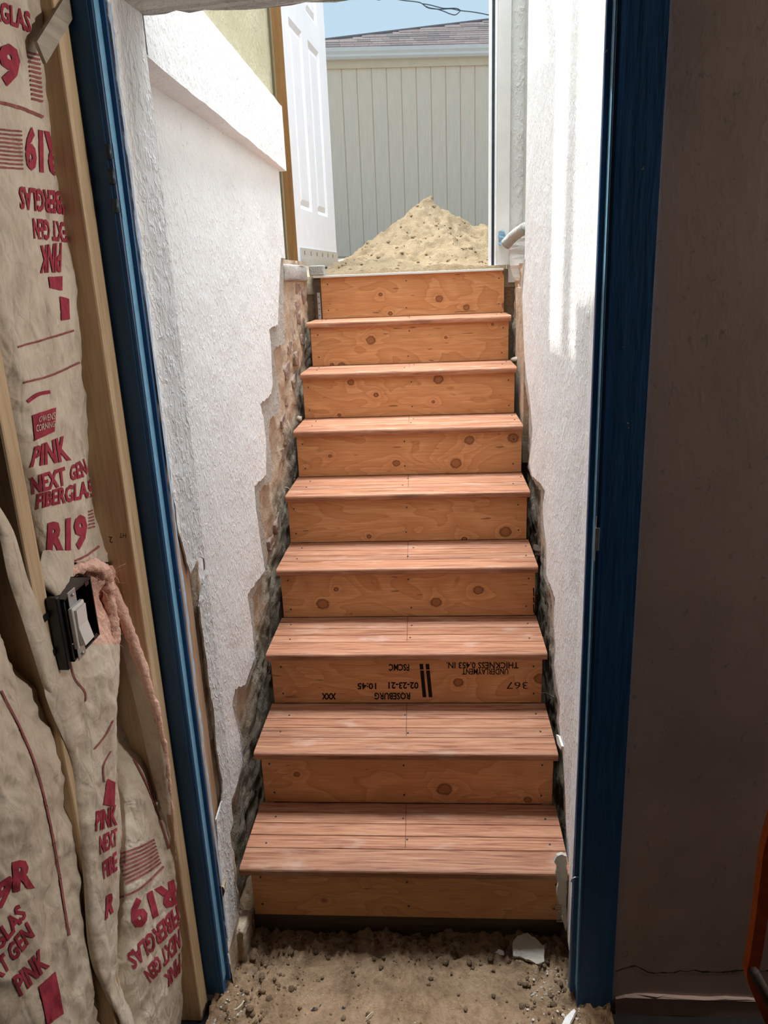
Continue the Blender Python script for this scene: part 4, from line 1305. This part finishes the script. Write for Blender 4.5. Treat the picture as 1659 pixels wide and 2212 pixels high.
for k in range(6):
    dbox('slot', 0.10 + k * 0.125, 0.112 + k * 0.125, 0.0062, 0.0066, DZ0 + 0.045, DZ0 + 0.065, CLOD, swp)
dbox('sweep_lip', 0.045, DW, 0.006, 0.010, DZ0 - 0.004, DZ0 + 0.03, ALU, swp)

# top door frame: slim white jamb on the right, post and head out of view
tf = thing('top_door_frame', 'slim white metal door jamb at the top right of the stairs', 'door frame', (0.395, 2.07, 1.80))
box('jamb', (0.379, 2.06, 1.80), (0.390, 2.10, 3.93), WHITEM, tf, 0.001)
box('weather_strip', (0.390, 2.075, 1.80), (0.4035, 2.10, 3.93), DARKM, tf)
box('casing', (0.4035, 2.055, 1.80), (0.4135, 2.10, 3.93), WHITEM, tf, 0.001)
box('head', (-0.575, 2.06, 3.93), (0.4135, 2.12, 4.02), WHITEM, tf)
box('hinge_jamb', (-0.600, 2.05, 1.83), (-0.577, 2.12, 4.02), TAN, tf)
tag(tube('shadow_mast', [(-0.985, 2.24, 1.9), (-0.985, 2.24, 4.9)], 0.045, STEEL, None, 12), 'unseen steel mast added behind the front wall to cast a shadow stripe', 'mast')  # added out of view; throws the dark stripe across the sun patch

# ================================================================== OUTSIDE
vs = []
GX, GY = 40, 60
for j in range(GY + 1):
    for i in range(GX + 1):
        x = -7 + 14 * i / GX; y = 2.092 + 10 * (max(j - 1, 0) / (GY - 1)) ** 1.4
        vs.append((x, y, (1.782 if j else 1.70) + 0.275 * sm(2.3, 8.6, y) + 0.006 * noise.noise(V((x * 2, y * 2, 0)))))
fs = [(j * (GX + 1) + i, j * (GX + 1) + i + 1, (j + 1) * (GX + 1) + i + 1, (j + 1) * (GX + 1) + i) for j in range(GY) for i in range(GX)]
tag(mk('ground', vs, fs, GROUND, None, True), 'pale yard ground rising behind the top step', 'ground', kind='structure')

# sand pile: peak, shoulder on the right, ragged lumps
vs, fs = [], []
PX, PY, NP = 0.10, 3.32, 150
for j in range(NP + 1):
    for i in range(NP + 1):
        x = -0.50 + 1.65 * i / NP; y = 2.165 + 2.30 * j / NP
        d1 = math.hypot((x - PX) * 0.95, (y - PY) * 0.85)
        d2 = math.hypot((x - 0.42) * 1.0, (y - PY + 0.05) * 0.9)
        h = max(0.395 - 0.62 * d1, 0.255 - 0.52 * d2)
        h = max(h, 0.02 + 0.16 * math.exp(-((x - 0.15) / 0.5) ** 2 - ((y - 2.75) / 0.32) ** 2))
        h = max(h, (0.012 + 0.05 * (y - 2.165)) * sm(-0.5, -0.2, x) * (1 - sm(2.7, 3.0, y)))
        q = V((x, y, 0.7))
        am = sm(-0.06, 0.10, h)
        h += am * (0.030 * fr(q, 6, 3) + 0.020 * fr(q, 22, 4) + 0.012 * abs(noise.noise(q * 48)))
        h += 0.05 * sm(0.0, 0.16, 0.16 - abs(x - PX + 0.35 * (PY - y) + 0.02)) * sm(0.1, 0.3, h) * 0.6
        rim = i in (0, NP) or j in (0, NP)
        vs.append(V((x, y, 1.780 + 0.275 * sm(2.3, 8.6, y) + (-0.03 if rim else max(h, -0.02)))))
n = NP + 1
fs = [(j * n + i, j * n + i + 1, (j + 1) * n + i + 1, (j + 1) * n + i) for j in range(NP) for i in range(NP)]
sp_ = tag(mk('sand_pile', vs, fs, SAND, None, True), 'heap of dry yellow sand just outside the top door', 'sand pile')
sbv = bvh_of(sp_)
bm = bmesh.new()
for k in range(300):
    x, y = random.uniform(-0.5, 0.85), random.uniform(2.2, 3.4)
    h = sbv.ray_cast(V((x, y, 4)), V((0, 0, -1)))[0]
    if h is None: continue
    r = random.choice((0.003, 0.004, 0.006, 0.008, 0.010, 0.013)) * random.uniform(0.7, 1.2)
    lump_bm((x, y, h.z + r * 0.1), r, k, (1, 1, 0.8), bm)
tag(mkbm('sand_lumps', bm, SAND, sp_, True), kind='stuff')
hp = [un(x, y, 'y', 4.6) for x, y in ((728, 567), (745, 562), (772, 561), (790, 566), (770, 572), (742, 573), (726, 574))]
tag(tube('white_hose', cat([V(p) for p in hp], 24), 0.012, WHITEM, None, 8), 'white hose lying on the ground left of the sand pile', 'hose')

# shed ---------------------------------------------------------------
YS = 8.9
sh = thing('shed', 'beige board sided shed with white gutter and shingled hip roof', 'shed', (-1.16, YS, 2.05))
SROT = R(7.4)
sh.rotation_euler = (0, 0, SROT)
PIV = V((-1.16, YS, 0))
def sl(v):                                   # world point in the shed's own axes
    return Matrix.Rotation(-SROT, 3, 'Z') @ (V(v) - PIV) + PIV
box('wall_backing', (-5, YS + 0.014, 1.9), (5, YS + 0.12, 4.44), SIDING, sh)
def unl(px, py, y):
    c, d = sl(CAM), sl(CAM + ray(px, py)) - sl(CAM)
    return c + d * ((y - c.y) / d.y)
gx = [unl(p, 400, YS).x for p in (718.6, 750, 780.3, 810.6, 841.2, 872.2, 902.5, 933.1, 964.5, 995.2, 1026.5)]
st_ = (gx[-1] - gx[0]) / 10
gr = [gx[0] + st_ * k for k in range(-5, 18)]
sme = bpy.data.meshes.new('siding_board')
_b = box_bm((0.005, 0, -1.23), (st_ - 0.005, 0.016, 1.23), 0.003)
_b.to_mesh(sme); _b.free(); sme.materials.append(SIDING)
for g0 in gr:
    o = link(bpy.data.objects.new('siding_board', sme), sh)
    o.location = V((g0, YS, 3.20)) - WL[sh]
box('fascia', (-5, YS - 0.03, 4.305), (5, YS + 0.02, 4.44), FASCIA, sh)
pr_ = [(a, b - 0.090) for a, b in ((YS - 0.03, 4.475), (YS - 0.105, 4.480), (YS - 0.125, 4.505), (YS - 0.118, 4.530), (YS - 0.135, 4.560), (YS - 0.135, 4.600), (YS - 0.03, 4.600))]
vs = [(x, a, b) for x in (-5, 5) for a, b in pr_]
n = len(pr_)
bm = bmesh.new()
bv = [bm.verts.new(v) for v in vs]
for i in range(n): bm.faces.new((bv[i], bv[(i + 1) % n], bv[n + (i + 1) % n], bv[n + i]))
bm.faces.new(bv[:n]); bm.faces.new(bv[n:])
bmesh.ops.recalc_face_normals(bm, faces=bm.faces[:])
mkbm('gutter', bm, GUTTER, sh)
SL, Y0R, Z0R = 0.5, YS - 0.10, 4.492
def onroof(px, py):
    c, d = sl(CAM), sl(CAM + ray(px, py)) - sl(CAM)
    t = (Z0R - c.z + SL * (c.y - Y0R)) / (d.z - SL * d.y)
    return c + d * t
hA, hB = onroof(700, 87), onroof(1058, 43)
hd = (hB - hA)
k0 = (Y0R - hA.y) / hd.y
h0 = hA + hd * k0
h1 = hA + hd * 2.2
rf = mkbm('roof', prism_bm([h0, V((5, Y0R, Z0R)), V((5, h1.y, h1.z)), h1], (0, 0, -0.03)), SHING[1], sh)
sln = math.sqrt(1 + SL * SL)
rot = Matrix(((1, 0, 0), (0, 1 / sln, -SL / sln), (0, SL / sln, 1 / sln))).to_4x4()
sm_ = []
for m in SHING:
    me = bpy.data.meshes.new('shingle')
    _b = box_bm((0.002, 0, 0), (0.248, 0.17, 0.009), 0.0)
    for v in _b.verts:
        if v.co.y > 0.1: v.co.z -= 0.006
    _b.to_mesh(me); _b.free(); me.materials.append(m)
    sm_.append(me)
rnd = random.Random(9)
for r_ in range(14):
    hh = r_ * 0.105
    xx = -1.75 + rnd.uniform(0, 0.2)
    while xx < 1.15:
        wd = rnd.uniform(0.6, 1.15)
        y = Y0R + hh
        xh = hA.x + hd.x * (y + 0.1 - hA.y) / hd.y
        if xx > xh:
            o = link(bpy.data.objects.new('shingle', rnd.choice(sm_)), rf)
            o.location = V((xx, y, Z0R + SL * hh + 0.004 + (r_ % 2) * 0.001)) - WL[rf]
            o.rotation_euler = rot.to_euler()
            o.scale = (wd, 1, 1)
        xx += 0.25 * wd
hipp = [hA + hd * t - V((0, 0, 0.0)) for t in (-0.4, 0, 0.5, 1, 1.5, 2.2)]
mkbm('hip_cap', tube_bm(hipp, 0.022, 6), SHING[1], rf)

# overhead cables
pw = thing('power_line', 'thin dark overhead cables crossing the sky above the shed', 'cable', (0.4, 12, 5.6))
def cab(px, name='cable'):
    return tube(name, cat([un(x, y, 'y', 12) for x, y in px], 30), 0.0075, WIRE, pw, 6)
cab([(700, -30), (800, -12), (865, 0), (900, 4), (912, 8), (922, 16), (935, 19), (955, 20), (975, 19), (994, 23), (1015, 25), (1040, 29), (1060, 33), (1120, 40)])
cab([(912, 8), (930, 11), (945, 15), (960, 18), (985, 18), (995, 23)])
cab([(916, 12), (928, 17), (945, 20), (960, 25), (972, 30), (984, 32), (994, 24)])
